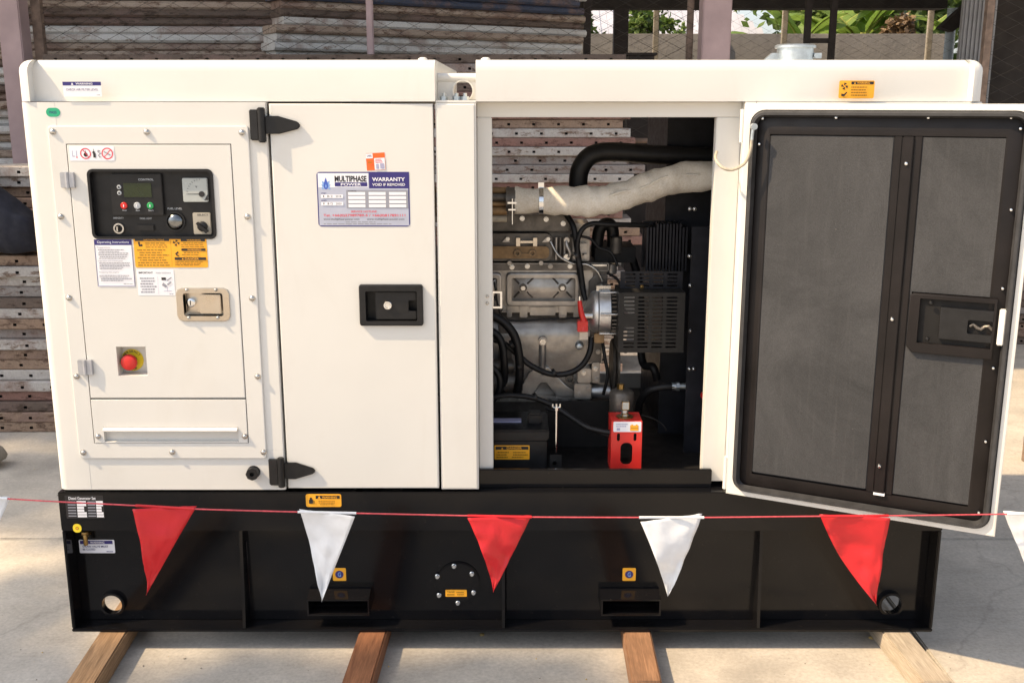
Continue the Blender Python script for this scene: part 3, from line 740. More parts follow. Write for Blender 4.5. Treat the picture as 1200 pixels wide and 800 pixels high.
def ptext(s, px, py, w, h, Y, m='grey_plastic'):
    q = rect(px - w / 2, py - h / 2, px + w / 2, py + h / 2, Y); vs, fs = text_mesh(s, 0.01)
    return [(q[0] + a * (q[1] - q[0]), Y - 0.0004, q[2] + b_ * (q[3] - q[2])) for a, b_ in vs], fs, m
mb = MB()
for a in (('CONTROL', 171, 210.5, 18, 2.4, YC), ('Stop', 146, 246.5, 5, 2, YC), ('Auto', 161.5, 246.5, 5, 2, YC), ('Start', 177, 246.5, 6, 2, YC), ('EMERGENCY', 139, 255.5, 12, 2, YP), ('PANEL LIGHT', 171, 256, 14, 2.2, YP), ('FUEL LEVEL', 205, 244.5, 17, 2.2, YP), ('FUEL', 206, 270.5, 4, 1.6, YP)):
    mb.add(*ptext(*a))
mb.build('lettering', cpan, flat=True)
am = cbox('ammeter', (215, 208.5, 244.5, 236.5), YP - 0.008, YP, 'meter_face')
Ym = YP - 0.008; q = rect(215, 208.5, 244.5, 236.5, Ym); x, z = on(236.5, 227.5, Ym); mb = MB()
mb.cyl((x, Ym + 0.0004, z), (x, Ym - 0.0025, z), 0.007, 'black_print', 18)
mb.poly([(x, Ym - 0.0006, z + 0.0010), (x - 0.034, Ym - 0.0006, z + 0.0006), (x - 0.034, Ym - 0.0006, z - 0.0006), (x, Ym - 0.0006, z - 0.0010)], 'black_print')
mb.prism([(q[1] - 0.012, q[2] + 0.004), (q[1] - 0.003, q[2] + 0.004), (q[1] - 0.003, q[2] + 0.018)], 'y', Ym + 0.0002, Ym - 0.0008, 'black_print')
for k in range(9):
    a = R(95 + 85 * k / 8)
    p0 = (x + 0.034 * math.cos(a), z + 0.034 * math.sin(a)); p1 = (x + 0.038 * math.cos(a), z + 0.038 * math.sin(a))
    if p1[0] > q[0] and p1[1] < q[3]: mb.tube([(p0[0], Ym - 0.0004, p0[1]), (p1[0], Ym - 0.0004, p1[1])], 0.0004, 'black_print', 4)
mb.add(*ptext('V', 230, 219, 2.5, 2.5, Ym, 'black_print'))
mb.build('needle', cpan)
x, z = on(140, 267.5, YP); mb = MB()
mb.prism(circ(x, z, 0.013, 28), 'y', YP, YP - 0.006, 'steel', [circ(x, z, 0.0095, 28)])
mb.cyl((x, YP, z), (x, YP - 0.004, z), 0.0092, 'black_plastic', 20)
mb.box(x - 0.0018, x + 0.0018, YP - 0.016, YP - 0.003, z - 0.006, z + 0.006, 'steel'); mb.build('key_switch', cpan)
cbox('rocker_switch', (161, 263, 181.5, 270.5), YP - 0.005, YP, 'black_plastic')
x, z = on(206, 259.5, YP); mb = MB()
mb.prism(circ(x, z, 0.0245, 32), 'y', YP, YP - 0.005, 'black_plastic', [circ(x, z, 0.0205, 32)])
mb.lathe([(0, 0.0204), (0.004, 0.0195), (0.008, 0.0165), (0.011, 0.011), (0.012, 0.003)], (x, YP, z), (0, -1, 0), 'dome_dark', 28); mb.build('dome_gauge', cpan)
cbox('selector_plate', (226.8, 249, 247.8, 274.5), YP - 0.004, YP, 'beige_plastic')
x, z = on(238, 265, YP); mb = MB(); mb.lathe([(0, 0.0125), (0.006, 0.012), (0.008, 0.009), (0.0085, 0.003)], (x, YP - 0.0035, z), (0, -1, 0), 'black_plastic', 20)
mb.prism([(x - 0.012, z + 0.008), (x - 0.008, z + 0.012), (x + 0.017, z - 0.011), (x + 0.011, z - 0.016)], 'y', YP - 0.010, YP - 0.020, 'black_plastic')
mb.add(*ptext('SELECT', 237.5, 251.8, 13, 2.2, YP - 0.004, 'black_print')); mb.build('selector_knob', cpan)

# stickers on the control door
YD = YS - 0.001
sticker('safety_sticker', gen, (81.5, 171.5, 134, 188.5), [
    ('r', 'lilac_print', .06, .3, .075, .72), ('r', 'lilac_print', .06, .66, .12, .72), ('r', 'lilac_print', .15, .3, .165, .72), ('c', 'red_print', .16, .76, .05),
    ('o', 'red_print', .36, .5, .38, .07), ('c', 'black_print', .36, .58, .14), ('p', 'black_print', [(.33, .62), (.385, .62), (.365, .28)]), ('p', 'red_print', [(.30, .26), (.31, .22), (.43, .72), (.42, .76)]),
    ('r', 'black_print', .53, .48, .585, .78), ('c', 'black_print', .545, .42, .09), ('r', 'black_print', .54, .18, .55, .42),
    ('p', 'grey_print', [(.64, .25), (.70, .3), (.66, .42), (.71, .5), (.66, .62), (.70, .75), (.67, .8), (.635, .62), (.68, .5), (.63, .4)]),
    ('o', 'red_print', .85, .5, .40, .07), ('p', 'grey_print', [(.78, .34), (.92, .58), (.91, .64), (.77, .40)]), ('p', 'red_print', [(.775, .72), (.785, .76), (.925, .28), (.915, .24)])],
    'white_print', YD, 0.002, 'white strip with no-fire and no-smoking symbols')
sticker('instruction_sticker', gen, (112.5, 280.5, 156.5, 335.5), [
    ('r', 'navy_print', .0, .0, 1, .12), ('t', 'white_print', 'Operating Instructions', .08, .03, .92, .095, .01), ('r', 'navy_print', 0, .12, .015, 1), ('r', 'navy_print', .985, .12, 1, 1), ('r', 'lilac_print', 0, .985, 1, 1),
    ('t', 'grey_print', 'Preparations', .07, .155, .42, .19, .01), ('l', 'grey_print', .09, .20, .9, .42, 6), ('t', 'grey_print', 'Operation and control panel', .07, .44, .72, .475, .01), ('l', 'grey_print', .09, .48, .9, .64, 5),
    ('t', 'grey_print', 'Stopping the engine', .07, .68, .6, .715, .01), ('l', 'grey_print', .07, .75, .95, .89, 4), ('l', 'grey_print', .70, .93, .95, .96, 1)], 'white_print', YD, 0.004, 'white sheet headed Operating Instructions')
blade = []
def fan(mt, u, w, s, asp):
    out = []
    for k in range(4):
        a = R(20 + 90 * k); p = [(u + s * asp * 0.25 * math.cos(a - 1.2), w + s * 0.25 * math.sin(a - 1.2)), (u + s * asp * math.cos(a - .45), w + s * math.sin(a - .45)), (u + s * asp * math.cos(a + .35), w + s * math.sin(a + .35))]
        out.append(('p', mt, p))
    return out
sticker('hazard_sticker', gen, (157.5, 279, 243, 313.5), [
    ('r', 'black_print', .02, .03, .49, .10), ('t', 'amber_print', 'SAFETY INSTRUCTIONS', .14, .035, .42, .09, .01),
    ('p', 'black_print', [(.06, .12), (.09, .12), (.085, .22), (.12, .2), (.12, .28), (.07, .28)]), ('l', 'umber_print', .16, .14, .49, .34, 3), ('l', 'umber_print', .04, .36, .48, .96, 7),
    ('r', 'umber_print', .505, .06, .508, .96), ('r', 'black_print', .65, .03, .98, .11), ('t', 'amber_print', 'WARNING', .73, .04, .92, .10, .01)] + fan('black_print', .585, .16, .11, .42) + [
    ('l', 'umber_print', .65, .14, .97, .32, 3), ('r', 'black_print', .65, .35, .98, .43), ('t', 'amber_print', 'WARNING', .73, .36, .92, .42, .01), ('p', 'black_print', [(.56, .52), (.60, .44), (.61, .5), (.585, .54), (.62, .62), (.58, .6)]), ('l', 'umber_print', .65, .46, .97, .60, 2),
    ('r', 'black_print', .55, .65, .98, .74), ('t', 'amber_print', 'DANGER', .69, .66, .88, .73, .01), tri('amber_print', .66, .695, .03, .4), ('l', 'umber_print', .55, .77, .95, .94, 3)], 'amber_print', YD, 0.004, 'amber warning sheet with fan symbol')
sticker('important_sticker', gen, (161, 316, 204.5, 346), [
    ('t', 'black_print', 'IMPORTANT', .06, .08, .44, .15, .03), ('t', 'grey_print', 'instructions', .52, .08, .92, .15, .0),
    ('l', 'grey_print', .08, .28, .52, .92, 6), ('r', 'lilac_print', .555, .25, .56, .95), ('r', 'black_print', .66, .30, .78, .40), ('p', 'grey_print', [(.70, .5), (.80, .62), (.76, .70), (.66, .60)]),
    ('p', 'grey_print', [(.80, .40), (.93, .28), (.94, .31), (.82, .44)]), ('p', 'grey_print', [(.80, .55), (.92, .45), (.92, .5), (.82, .62)]), ('r', 'lilac_print', .8, .68, .81, .85), ('r', 'lilac_print', .7, .82, .92, .84), ('l', 'grey_print', .85, .92, .98, .97, 1)], 'white_print', YD, 0.002, 'small white sheet headed IMPORTANT')
sticker('check_sticker', gen, (54, 126.5, 70.5, 137), [('t', 'navy_print', 'PASS', .25, .35, .75, .65, .01)], 'green_print', 0.0, 0.0108, 'oval green sticker')
YRF = -0.004
sticker('roof_sticker', gen, (74, 96, 119, 113.5), [('r', 'navy_print', 0, 0, 1, .25), tri('white_print', .25, .13, .08, .4), ('t', 'white_print', 'WARNING', .34, .06, .78, .20, .02),
    ('t', 'navy_print', 'CHECK AIR FILTER LEVEL', .08, .45, .92, .59, .0), ('l', 'grey_print', .84, .84, .98, .93, 1)], 'white_print', YRF, 0.001, 'white and navy warning sticker on the roof edge')
sticker('hot_sticker', gen, (983, 94.5, 1024.5, 115.5), [('r', 'black_print', .34, .06, .97, .22), ('t', 'amber_print', 'WARNING', .50, .085, .86, .195, .02), tri('amber_print', .44, .14, .06, .4)] + fan('black_print', .15, .32, .2, .5) +
    [('p', 'black_print', [(.08, .88), (.16, .88), (.24, .66), (.21, .64), (.15, .76), (.07, .74)]), ('l', 'umber_print', .34, .30, .95, .9, 4)], 'amber_print', YRF, 0.004, 'amber warning sticker on the roof edge')

# ---- middle door --------------------------------------------------
zt_ = on(410, 121.5)[1]; zb_ = on(410, 572)[1]
dl = rect(429, 340.5, 489, 375.5)
mb = MB(); mb.prism([(XD0, zb_), (XD1, zb_), (XD1, zt_), (XD0, zt_)], 'y', 0.028, 0.0, 'cream_paint', [rl(dl)], ch=0.004)
mdoor = mb.build('side_door', gen)
do = rect(421.5, 333, 496, 381)
mb = MB()
mb.prism(rr(*do, 0.006, 3), 'y', -0.0002, -0.010, 'black_plastic', [rr(*dl, 0.004, 3)], ch=0.003)
mb.prism(rr(dl[0] + .0003, dl[1] - .0003, dl[2] + .0003, dl[3] - .0003, 0.004, 3), 'y', -0.009, 0.030, 'black_plastic', caps=False)
mb.box(dl[0], dl[1], 0.0285, 0.031, dl[2], dl[3], 'black_plastic')
hd = mb.build('recess_handle', mdoor)
pd = rect(440, 342, 488, 374); nt_ = rect(479, 352, 490, 364)
mb = MB(); mb.prism([(pd[0], pd[2]), (pd[1], pd[2]), (pd[1], nt_[2]), (nt_[0], nt_[2]), (nt_[0], nt_[3]), (pd[1], nt_[3]), (pd[1], pd[3]), (pd[0], pd[3])], 'y', 0.001, -0.002, 'black_plastic')
mb.prism([(0.001, pd[2]), (0.022, pd[2]), (0.022, pd[3]), (0.001, pd[3])], 'x', pd[0] + 0.001, pd[0] + 0.004, 'black_plastic'); mb.build('paddle', mdoor, bevel=0.0015)
x, z = on(454.5, 357.5, -0.002); mb = MB(); mb.lathe([(0, 0.0115), (0.004, 0.0115), (0.006, 0.0098), (0.006, 0.007), (0.0048, 0.006), (0.0048, 0.001)], (x, -0.0015, z), (0, -1, 0), 'chrome', 24); mb.build('key_lock', mdoor)
def strap_hinge(blk, strap):
    q = rect(*blk); mb = MB()
    mb.prism([(q[0], 0.0), (q[0] + 0.004, -0.012), (q[1] - 0.016, -0.014), (q[1] - 0.015, 0.0)], 'z', q[2] + 0.003, q[3] - 0.003, 'black_plastic')
    mb.cyl((q[1] - 0.009, -0.009, q[2] - 0.002), (q[1] - 0.009, -0.009, q[3] + 0.002), 0.0095, 'black_plastic', 16)
    pts = [on(px, py) for px, py in strap]
    mb.prism(pts, 'y', -0.0003, -0.009, 'black_plastic')
    mb.build('strap_hinge', mdoor, bevel=0.0022, seg=2)
strap_hinge((292.5, 127, 312, 166), [(311, 136), (326, 136), (348, 142.5), (351.5, 145), (352.5, 148), (349, 151.5), (328, 157), (311, 157)])
strap_hinge((315, 535.5, 334.5, 568), [(333, 541), (347, 541), (366, 547), (369.5, 549), (370, 551.5), (367, 554), (347, 560), (333, 560)])
x, z = on(297.5, 552.5, 0); mb = MB(); mb.cyl((x, 0.001, z), (x, -0.004, z), 0.017, 'black_plastic', 20); mb.prism(circ(x, z, 0.0165, 8), 'y', -0.004, -0.022, 'black_plastic', [circ(x, z, 0.006, 8)]); mb.cyl((x, 0.0, z), (x, -0.012, z), 0.0062, 'black_matte', 10); mb.build('cable_gland', gen, bevel=0.002)
# stickers on the middle door
emb = []
for k, (a, l_) in enumerate(((-62, .30), (-38, .36), (38, .36), (62, .30), (-88, .27), (88, .27))):
    # lotus petals around a drop
    ca_, sa_ = math.sin(R(a)), math.cos(R(a)); bx, bz = .098, .30
    asp = 0.61
    tip = (bx + ca_ * l_ * .5 * asp * .62, bz - sa_ * l_ * .5); mid1 = (bx + math.sin(R(a - 16)) * l_ * .34 * asp * .62, bz - math.cos(R(a - 16)) * l_ * .34); mid2 = (bx + math.sin(R(a + 16)) * l_ * .34 * asp * .62, bz - math.cos(R(a + 16)) * l_ * .34)
    root = (bx + ca_ * l_ * .2 * asp * .62, bz - sa_ * l_ * .2)
    emb.append(('p', 'sky_print', [root, mid2, tip, mid1]))
emb += [('p', 'blue_print', [(.098, .10), (.118, .20), (.124, .26), (.115, .305), (.098, .32), (.081, .305), (.072, .26), (.078, .20)]), ('p', 'sky_print', [(.098, .22), (.107, .26), (.098, .295), (.089, .26)])]
items = [('r', 'silver_print', .012, .02, .988, .98), ('r', 'white_print', .015, .025, .555, .28), ('r', 'navy_print', .565, .0, 1, .30)] + emb + [
    ('t', 'black_print', 'MULTIPHASE', .195, .07, .54, .18, .035), ('r', 'navy_print', .195, .19, .545, .262), ('t', 'white_print', 'POWER', .26, .203, .48, .252, .02),
    ('t', 'white_print', 'WARRANTY', .60, .10, .955, .17, .025), ('t', 'white_print', 'VOID IF REMOVED', .60, .205, .955, .255, .015),
    ('r', 'grey_print', .315, .33, .985, .665), ('t', 'black_print', 'KVA MODEL', .335, .335, .43, .36, .01)]
for c_ in range(3):
    for r_ in range(4):
        u0 = .335 + c_ * .222; w0 = .365 + r_ * .075
        items.append(('r', 'white_print', u0, w0, u0 + .185, w0 + .055))
for r_ in range(2):
    w0 = .41 + r_ * .135
    items += [('t', 'navy_print', 'START' if r_ == 0 else 'END', .045, w0 - .035, .10, w0 - .008, .01), ('r', 'white_print', .04, w0, .28, w0 + .065), ('t', 'black_print', '1', .065, w0 + .015, .075, w0 + .05), ('t', 'black_print', '8 / 2', .11, w0 + .012, .165, w0 + .052, .02), ('t', 'black_print', '2018' if r_ == 0 else '2020', .20, w0 + .015, .26, w0 + .05)]
items += [('t', 'red_print', 'SERVICE HOTLINE', .36, .705, .64, .74, .01), ('t', 'red_print', 'Tel. +66(0)27989789-5 / +66(0)817891111', .06, .77, .95, .825, .012),
    ('t', 'black_print', 'www.multiphase-power.com', .06, .848, .45, .885, .01), ('t', 'black_print', 'www.multiphase-power.com', .53, .848, .94, .885, .01), ('l', 'grey_print', .3, .90, .75, .93, 1), ('l', 'grey_print', .06, .935, .95, .965, 1)]
sticker('warranty_plate', gen, (372, 201.5, 480, 265.5), items, 'navy_print', 0.0, 0.008, 'silver and navy warranty plate with a blue emblem')
sticker('stock_sticker', gen, (429.3, 179.3, 451.5, 199.5), [('r', 'white_print', .0, .02, .36, .30), ('t', 'navy_print', 'LABEL', .06, .10, .32, .2, .01), ('r', 'white_print', .42, .30, .98, .98), ('l', 'red_print', .46, .34, .95, .6, 3), ('r', 'lilac_print', .50, .64, .64, .92), ('r', 'lilac_print', .72, .62, .92, .92), ('l', 'umber_print', .08, .45, .36, .6, 1)], 'orange_print', 0.0, 0.001, 'small orange and white sticker', ang=R(3))

# ---- post, opening frame, walls ----------------------------------
mb = MB(); mb.box(XP0, XP1, 0.0, 0.06, ZC0, ZC1 - 0.003, 'cream_paint'); mb.build('centre_post', gen, bevel=0.005, seg=3, pred=lambda a, b_: max(a.y, b_.y) < 0.001)
YF = 0.046
fo = (XP1 + 0.0005, XO1 + 0.006, on(600, 549, YF)[1], ZC1 - 0.0005)
fx0 = on(577, 300, YF)[0]; fx1 = on(840, 137.5, YF)[0]; fz1 = on(700, 137.5, YF)[1]
mb = MB()
mb.box(fo[0], fx0, YF, YF + 0.03, fo[2], fz1 - 0.0003, 'cream_paint')
mb.box(fx1, fo[1], YF, YF + 0.03, fo[2] - 0.035, fz1 - 0.0003, 'cream_paint')
mb.box(fo[0], fo[1], YF - 0.0005, YF + 0.03, fz1, fo[3], 'cream_paint')
frame = mb.build('opening_frame', gen, bevel=0.002, seg=2)
mb = MB(); mb.box(XO1 + 0.0065, XO1 + 0.03, 0.001, YF + 0.03, ZC0, ZC1 - 0.001, 'cream_paint'); mb.build('hinge_jamb', gen)
for py in (347, 355):
    screw(frame, 571, py, YF, 0.004, 'rivet')
# base sill seen in the opening
mb = MB(); zs = on(700, 549, 0.05)[1]
mb.box(XP1 + 0.001, fx1 + 0.025, 0.032, 0.045, ZB1 + 0.0005, zs + 0.004, 'black_paint'); mb.build('sill', gen, bevel=0.002)
# remaining cabinet: right front panel, ends, rear wall with the far opening, inner floor
mb = MB(); mb.box(XO1 + 0.031, X1 - 0.003, 0.002, 0.03, ZC0, ZC1 - 0.001, 'cream_paint'); mb.box(X1 - 0.023, X1 - 0.003, 0.0305, DEP - 0.02, ZC0, ZC1 - 0.001, 'cream_paint'); mb.build('radiator_panel', gen, bevel=0.003)
rx_l = -0.35; rx_r = on(771, 170, 1.0)[0]
mb = MB(); mb.prism([(X0 + 0.025, ZC0), (X1 - 0.025, ZC0), (X1 - 0.025, ZC1 - 0.001), (X0 + 0.025, ZC1 - 0.001)], 'y', DEP - 0.045, DEP - 0.02, 'cream_paint', [[(rx_l, 0.52), (rx_r, 0.52), (rx_r, 1.44), (rx_l, 1.44)]])
mb.build('rear_wall', gen)
mb = MB(); mb.box(X0 + 0.03, X1 - 0.03, 0.08, DEP - 0.05, ZB1 + 0.001, ZB1 + 0.012, 'black_matte'); mb.build('floor_liner', gen)
mb = MB(); mb.box(-0.42, -0.40, 0.08, DEP - 0.05, ZB1 + 0.0125, ZC1 - 0.002, 'black_matte'); mb.build('partition', gen)

# ---- roof ---------------------------------------------------------
XG0 = on(509.5, 90)[0]; XG1 = on(557.5, 90)[0]
def roof_half(x0, x1, round_left):
    # loops of a rounded footprint climbing the wall and rolling over the top edge; the gap end stays square
    mb = MB(); r0 = 0.026; V = []; F = []
    def loop(d, zz):
        L = []; r = r0 + 0.004 - d * .6; xa, xb, ya, yb = x0 + (d if round_left else 0), x1 - (0 if round_left else d), YRF + d, DEP - d
        def corner(cx, cy, sx, sy, rnd):
            out = []
            for i in range(6):
                a = R(90 * i / 5)
                if rnd: out.append((cx + sx * (r - r * math.sin(a)), cy + sy * (r - r * math.cos(a))))
                else: out.append((cx, cy + sy * 0.0004 * (5 - i) / 5))
            return out
        A = corner(xa, ya, 1, 1, round_left); B = corner(xb, ya, -1, 1, not round_left)[::-1]
        C_ = corner(xb, yb, -1, -1, not round_left); D_ = corner(xa, yb, 1, -1, round_left)[::-1]
        return [(p[0], p[1], zz) for p in A[::-1] + D_[::-1] + C_[::-1] + B[::-1]]
    lv = [(0, ZC1)] + [(r0 * (1 - math.cos(R(a))), ZR - r0 + r0 * math.sin(R(a))) for a in (0, 18, 36, 54, 72, 90)]
    for d, zz in lv: V += loop(d, zz)
    n = len(V) // len(lv)
    for k in range(len(lv) - 1):
        for i in range(n): F.append([k * n + i, k * n + (i + 1) % n, (k + 1) * n + (i + 1) % n, (k + 1) * n + i])
    F += [list(range(n)), list(range((len(lv) - 1) * n, len(lv) * n))]
    mb.add(V, F, 'cream_paint')
    return mb.build('roof_panel', gen, ang=44)
roof_half(X0 + 0.004, XG0, True); roof_half(XG1, X1 - 0.004, False)
# lifting bracket in the gap
mb = MB()
q = (XG0 + 0.0005, XG1 - 0.0005)
yb = 0.085; zb1 = on(532, 86, yb)[1]; h_ = on(542.5, 106, yb)
hole = [p for p in circ(h_[0] + 0.0, h_[1] + 0.002, 0.0265, 24)]
mb.prism([(q[0], ZC1 + 0.004), (q[1], ZC1 + 0.004), (q[1], zb1 - 0.010), (q[0], zb1 - 0.010)], 'y', yb, yb + 0.012, 'cream_paint', [circ(h_[0], h_[1] - 0.001, 0.0235, 24)])
mb.cyl((q[0], yb + 0.006, zb1 - 0.011), (q[1], yb + 0.006, zb1 - 0.011), 0.0115, 'cream_paint', 18)
mb.prism(circ(h_[0], h_[1] - 0.001, 0.0268, 24), 'y', yb - 0.004, yb + 0.001, 'cream_paint', [circ(h_[0], h_[1] - 0.001, 0.0235, 24)])
mb.box(q[0], q[1], 0.004, yb - 0.0005, ZC1 - 0.002, ZC1 + 0.003, 'cream_paint')
lb = mb.build('lifting_bracket', gen)
for px, py in ((520, 114.5), (535, 115), (545, 114.5)):
    x, z = on(px, py, 0.05); mb = MB(); mb.prism(circ(x, 0.05, 0.010, 6), 'z', ZC1 + 0.003, ZC1 + 0.012, 'galvanised'); mb.cyl((x, 0.05, ZC1 + 0.012), (x, 0.05, ZC1 + 0.020), 0.005, 'galvanised', 10); mb.build('bolt', lb)
for px in (495, 569):
    x, z = on(px, 69, 0.03); mb = MB(); mb.lathe([(0, 0.012), (0.004, 0.011), (0.007, 0.006)], (x, 0.04, ZR - 0.0005), (0, 0, 1), 'cream_paint', 14); mb.build('roof_plug', gen)
# exhaust outlet with its rain flap on the roof
x0_, _ = on(907, 60, 0.45); x1_, _ = on(950, 60, 0.45); zt2 = on(928, 53, 0.45)[1]
xm = (x0_ + x1_) / 2 + 0.008
mb = MB(); mb.cyl((xm, 0.45, ZR - 0.001), (xm, 0.45, zt2 - 0.008), 0.050, 'galvanised', 28); mb.lathe([(0, 0.056), (0.006, 0.056), (0.010, 0.050), (0.011, 0.02)], (xm, 0.45, zt2 - 0.0085), (0, 0, 1), 'galvanised', 28)
ex_ = mb.build('exhaust_outlet', gen)
mb = MB(); mb.box(xm + 0.045, xm + 0.072, 0.44, 0.46, ZR + 0.020, ZR + 0.034, 'galvanised'); mb.cyl((xm + 0.052, 0.425, ZR + 0.027), (xm + 0.052, 0.475, ZR + 0.027), 0.006, 'galvanised', 10)
mb.build('clamp', ex_); mb = MB()
mb.prism([(xm - 0.100, ZR + 0.004), (xm - 0.066, ZR + 0.034), (xm - 0.046, ZR + 0.034), (xm - 0.046, ZR + 0.004)], 'y', 0.44, 0.46, 'galvanised'); mb.build('counterweight', ex_)

# ---- open door ----------------------------------------------------
HX, HY = XO1, -0.006
ang = math.atan2(0.279, 0.574)
DM = Matrix.Translation((HX, HY, 0)) @ Matrix.Rotation(-ang, 4, 'Z')     # local x along the door, local -y towards the viewer
DI = DM.inverted()
def ond(px, py, d=0.0):
    o_ = DI @ Vector((0, -CAMD, CAMH)); dr = DI.to_3x3() @ ray(px, py); t_ = (d - o_.y) / dr.y
    p = o_ + dr * t_; return p.x, p.z
DW, DZ0, DZ1 = 0.640, 0.455, 1.444
mb = MB(DM)
so = (0.016, DW - 0.014, DZ0 + 0.013, DZ1 - 0.014)
mb.box(0, DW, 0.020, 0.042, DZ0, DZ1, 'cream_paint')
mb.prism([(0, DZ0), (DW, DZ0), (DW, DZ1), (0, DZ1)], 'y', 0.0, 0.0198, 'cream_paint', [rr(*so, 0.035, 6)], ch=0.004)
odoor = mb.build('open_door', gen, label='cream door swung open, showing its black lined inner face')
mb = MB(DM)
A = rr(so[0] + .0005, so[1] - .0005, so[2] + .0005, so[3] - .0005, 0.035, 6); B = rr(so[0] + 0.017, so[1] - 0.017, so[2] + 0.017, so[3] - 0.017, 0.020, 6)
n = len(A)
ring = lambda P, y: [(p[0], y, p[1]) for p in P]
A2 = rr(so[0] + .006, so[1] - .006, so[2] + .006, so[3] - .006, 0.031, 6); B2 = rr(so[0] + 0.012, so[1] - 0.012, so[2] + 0.012, so[3] - 0.012, 0.025, 6)
V = ring(A, 0.004) + ring(A2, -0.012) + ring(B2, -0.012) + ring(B, 0.006); F = []
for k in range(3):
    for i in range(n): F.append([k * n + i, k * n + (i + 1) % n, (k + 1) * n + (i + 1) % n, (k + 1) * n + i])
mb.add(V, F, 'rubber'); mb.build('rubber_seal', odoor, flat=False, ang=60)
# inner black tray with mitred slopes, the two insulation panels and the channel between
mb = MB(DM)
o1 = (so[0] + 0.0165, so[1] - 0.0165, so[2] + 0.0165, so[3] - 0.0165)
i1 = (o1[0] + 0.026, o1[1] - 0.026, o1[2] + 0.016, o1[3] - 0.018)
i2 = (o1[0] + 0.032, o1[1] - 0.034, o1[2] + 0.034, o1[3] - 0.040)
def R4(q, y): return [(q[0], y, q[2]), (q[1], y, q[2]), (q[1], y, q[3]), (q[0], y, q[3])]
V = R4(o1, 0.012) + R4(i1, 0.004) + R4(i2, 0.0045) ; F = []
for k in range(2):
    for i in range(4): F.append([k * 4 + i, k * 4 + (i + 1) % 4, k * 4 + 4 + (i + 1) % 4, k * 4 + 4 + i])
mb.add(V, F, 'door_black')
mb.box(o1[0] - 0.01, o1[1] + 0.01, 0.0135, 0.0195, o1[2] - 0.01, o1[3] + 0.01, 'door_black')
tray = mb.build('door_tray', odoor)
p1 = [ond(905, 152, 0.004)[0], ond(1045, 300, 0.004)[0]]
a0 = ond(895, 300, 0.004)[0]; a1 = ond(1037, 300, 0.004)[0]; b0 = ond(1070, 300, 0.004)[0]; b1 = ond(1163, 300, 0.004)[0]
pz0 = i2[2] + 0.004; pz1 = i2[3] - 0.003
mb = MB(DM); mb.box(i2[0] - 0.0005, a1, 0.0050, 0.013, pz0, pz1, 'foam_grey'); mb.build('insulation_panel', odoor, bevel=0.002)
lbz = rect
l0 = ond(1064, 380, 0.004)[0]; lz1 = ond(1110, 346, 0)[1]; lz0 = ond(1110, 416, 0)[1]
mb = MB(DM); mb.prism([(b0, pz0), (i2[1] + 0.0005, pz0), (i2[1] + 0.0005, lz0 - 0.002), (b0 + 0.018, lz0 - 0.002), (b0 + 0.004, lz0 + 0.016), (b0 + 0.004, lz1 + 0.002), (i2[1] + 0.0005, lz1 + 0.002), (i2[1] + 0.0005, pz1), (b0, pz1)], 'y', 0.0050, 0.013, 'foam_grey'); mb.build('insulation_panel', odoor)
mb = MB(DM); w_ = b0 - a1
mb.box(a1 + 0.0005, a1 + w_ * .30, 0.002, 0.0125, pz0 - 0.004, pz1 + 0.002, 'door_black')
mb.box(a1 + w_ * .305, a1 + w_ * .70, -0.004, 0.0124, pz0 - 0.0035, pz1 + 0.0015, 'door_black')
mb.box(a1 + w_ * .705, b0 - 0.0005, 0.002, 0.0125, pz0 - 0.004, pz1 + 0.002, 'door_black')
mb.build('stiffener', odoor, bevel=0.002)
mb = MB(DM); mb.box(a1 + w_ * .30, a1 + w_ * .72, -0.0045, 0.002, pz0 - 0.007, pz0 - 0.001, 'white_print'); mb.build('clip', odoor)
# latch box
mb = MB(DM)
lx0, lx1 = ond(1076, 380, 0)[0], i1[1] + 0.010
iz0 = ond(1120, 405, 0)[1]; iz1 = ond(1120, 352, 0)[1]
mb.prism([(l0, lz0 + 0.014), (l0 + 0.014, lz0), (lx1, lz0), (lx1, lz1), (l0 + 0.006, lz1), (l0, lz1 - 0.006)], 'y', -0.006, 0.0045, 'door_black', [[(lx0, iz0), (lx1 - 0.006, iz0), (lx1 - 0.006, iz1), (lx0, iz1)]], ch=0.0025)
mb.box(lx0 - 0.001, lx1 - 0.005, 0.0048, 0.0128, iz0, iz1, 'black_matte')
lbx = mb.build('latch_box', odoor)
mb = MB(DM)
k0, k1 = ond(1101, 380, 0)[0], ond(1165, 380, 0)[0]; kz0 = ond(1120, 398, 0)[1]; kz1 = ond(1120, 361, 0)[1]
kk0 = ond(1134, 380, 0)[0]; kkz0 = ond(1140, 391, 0)[1]; kkz1 = ond(1140, 374.5, 0)[1]
mb.prism([(k0, kz0), (k1, kz0), (k1, kz1), (k0, kz1)], 'y', -0.006, 0.0046, 'black_plastic', [rr(kk0, k1 - 0.002, kkz0, kkz1, 0.004, 3)], ch=0.0015); mb.build('latch_cup', odoor)
mb = MB(DM); mb.tube([(kk0 + 0.004 + 0.008 * i, 0.001 + 0.002 * math.sin(i * 2.1), (kkz0 + kkz1) / 2 + 0.005 * math.sin(i * 1.7)) for i in range(7)], 0.004, 'cast_dark', 8); mb.build('latch_spring', odoor)
mb = MB(DM); c0 = ond(1170, 380, 0)[0]; mb.box(c0, c0 + 0.014, -0.010, 0.004, ond(1172, 404, 0)[1], ond(1176, 362, 0)[1], 'cream_paint'); mb.build('latch_bolt', odoor, bevel=0.002)
def dscrew(px, py, d=-0.004, r=0.0055, m='chrome'):
    x, z = ond(px, py, d); mb = MB(DM); mb.lathe([(0, r), (0.002, r * .95), (0.0045, r * .6), (0.005, r * .2)], (x, d + 0.0005, z), (0, -1, 0), m, 12); mb.build('screw', odoor)
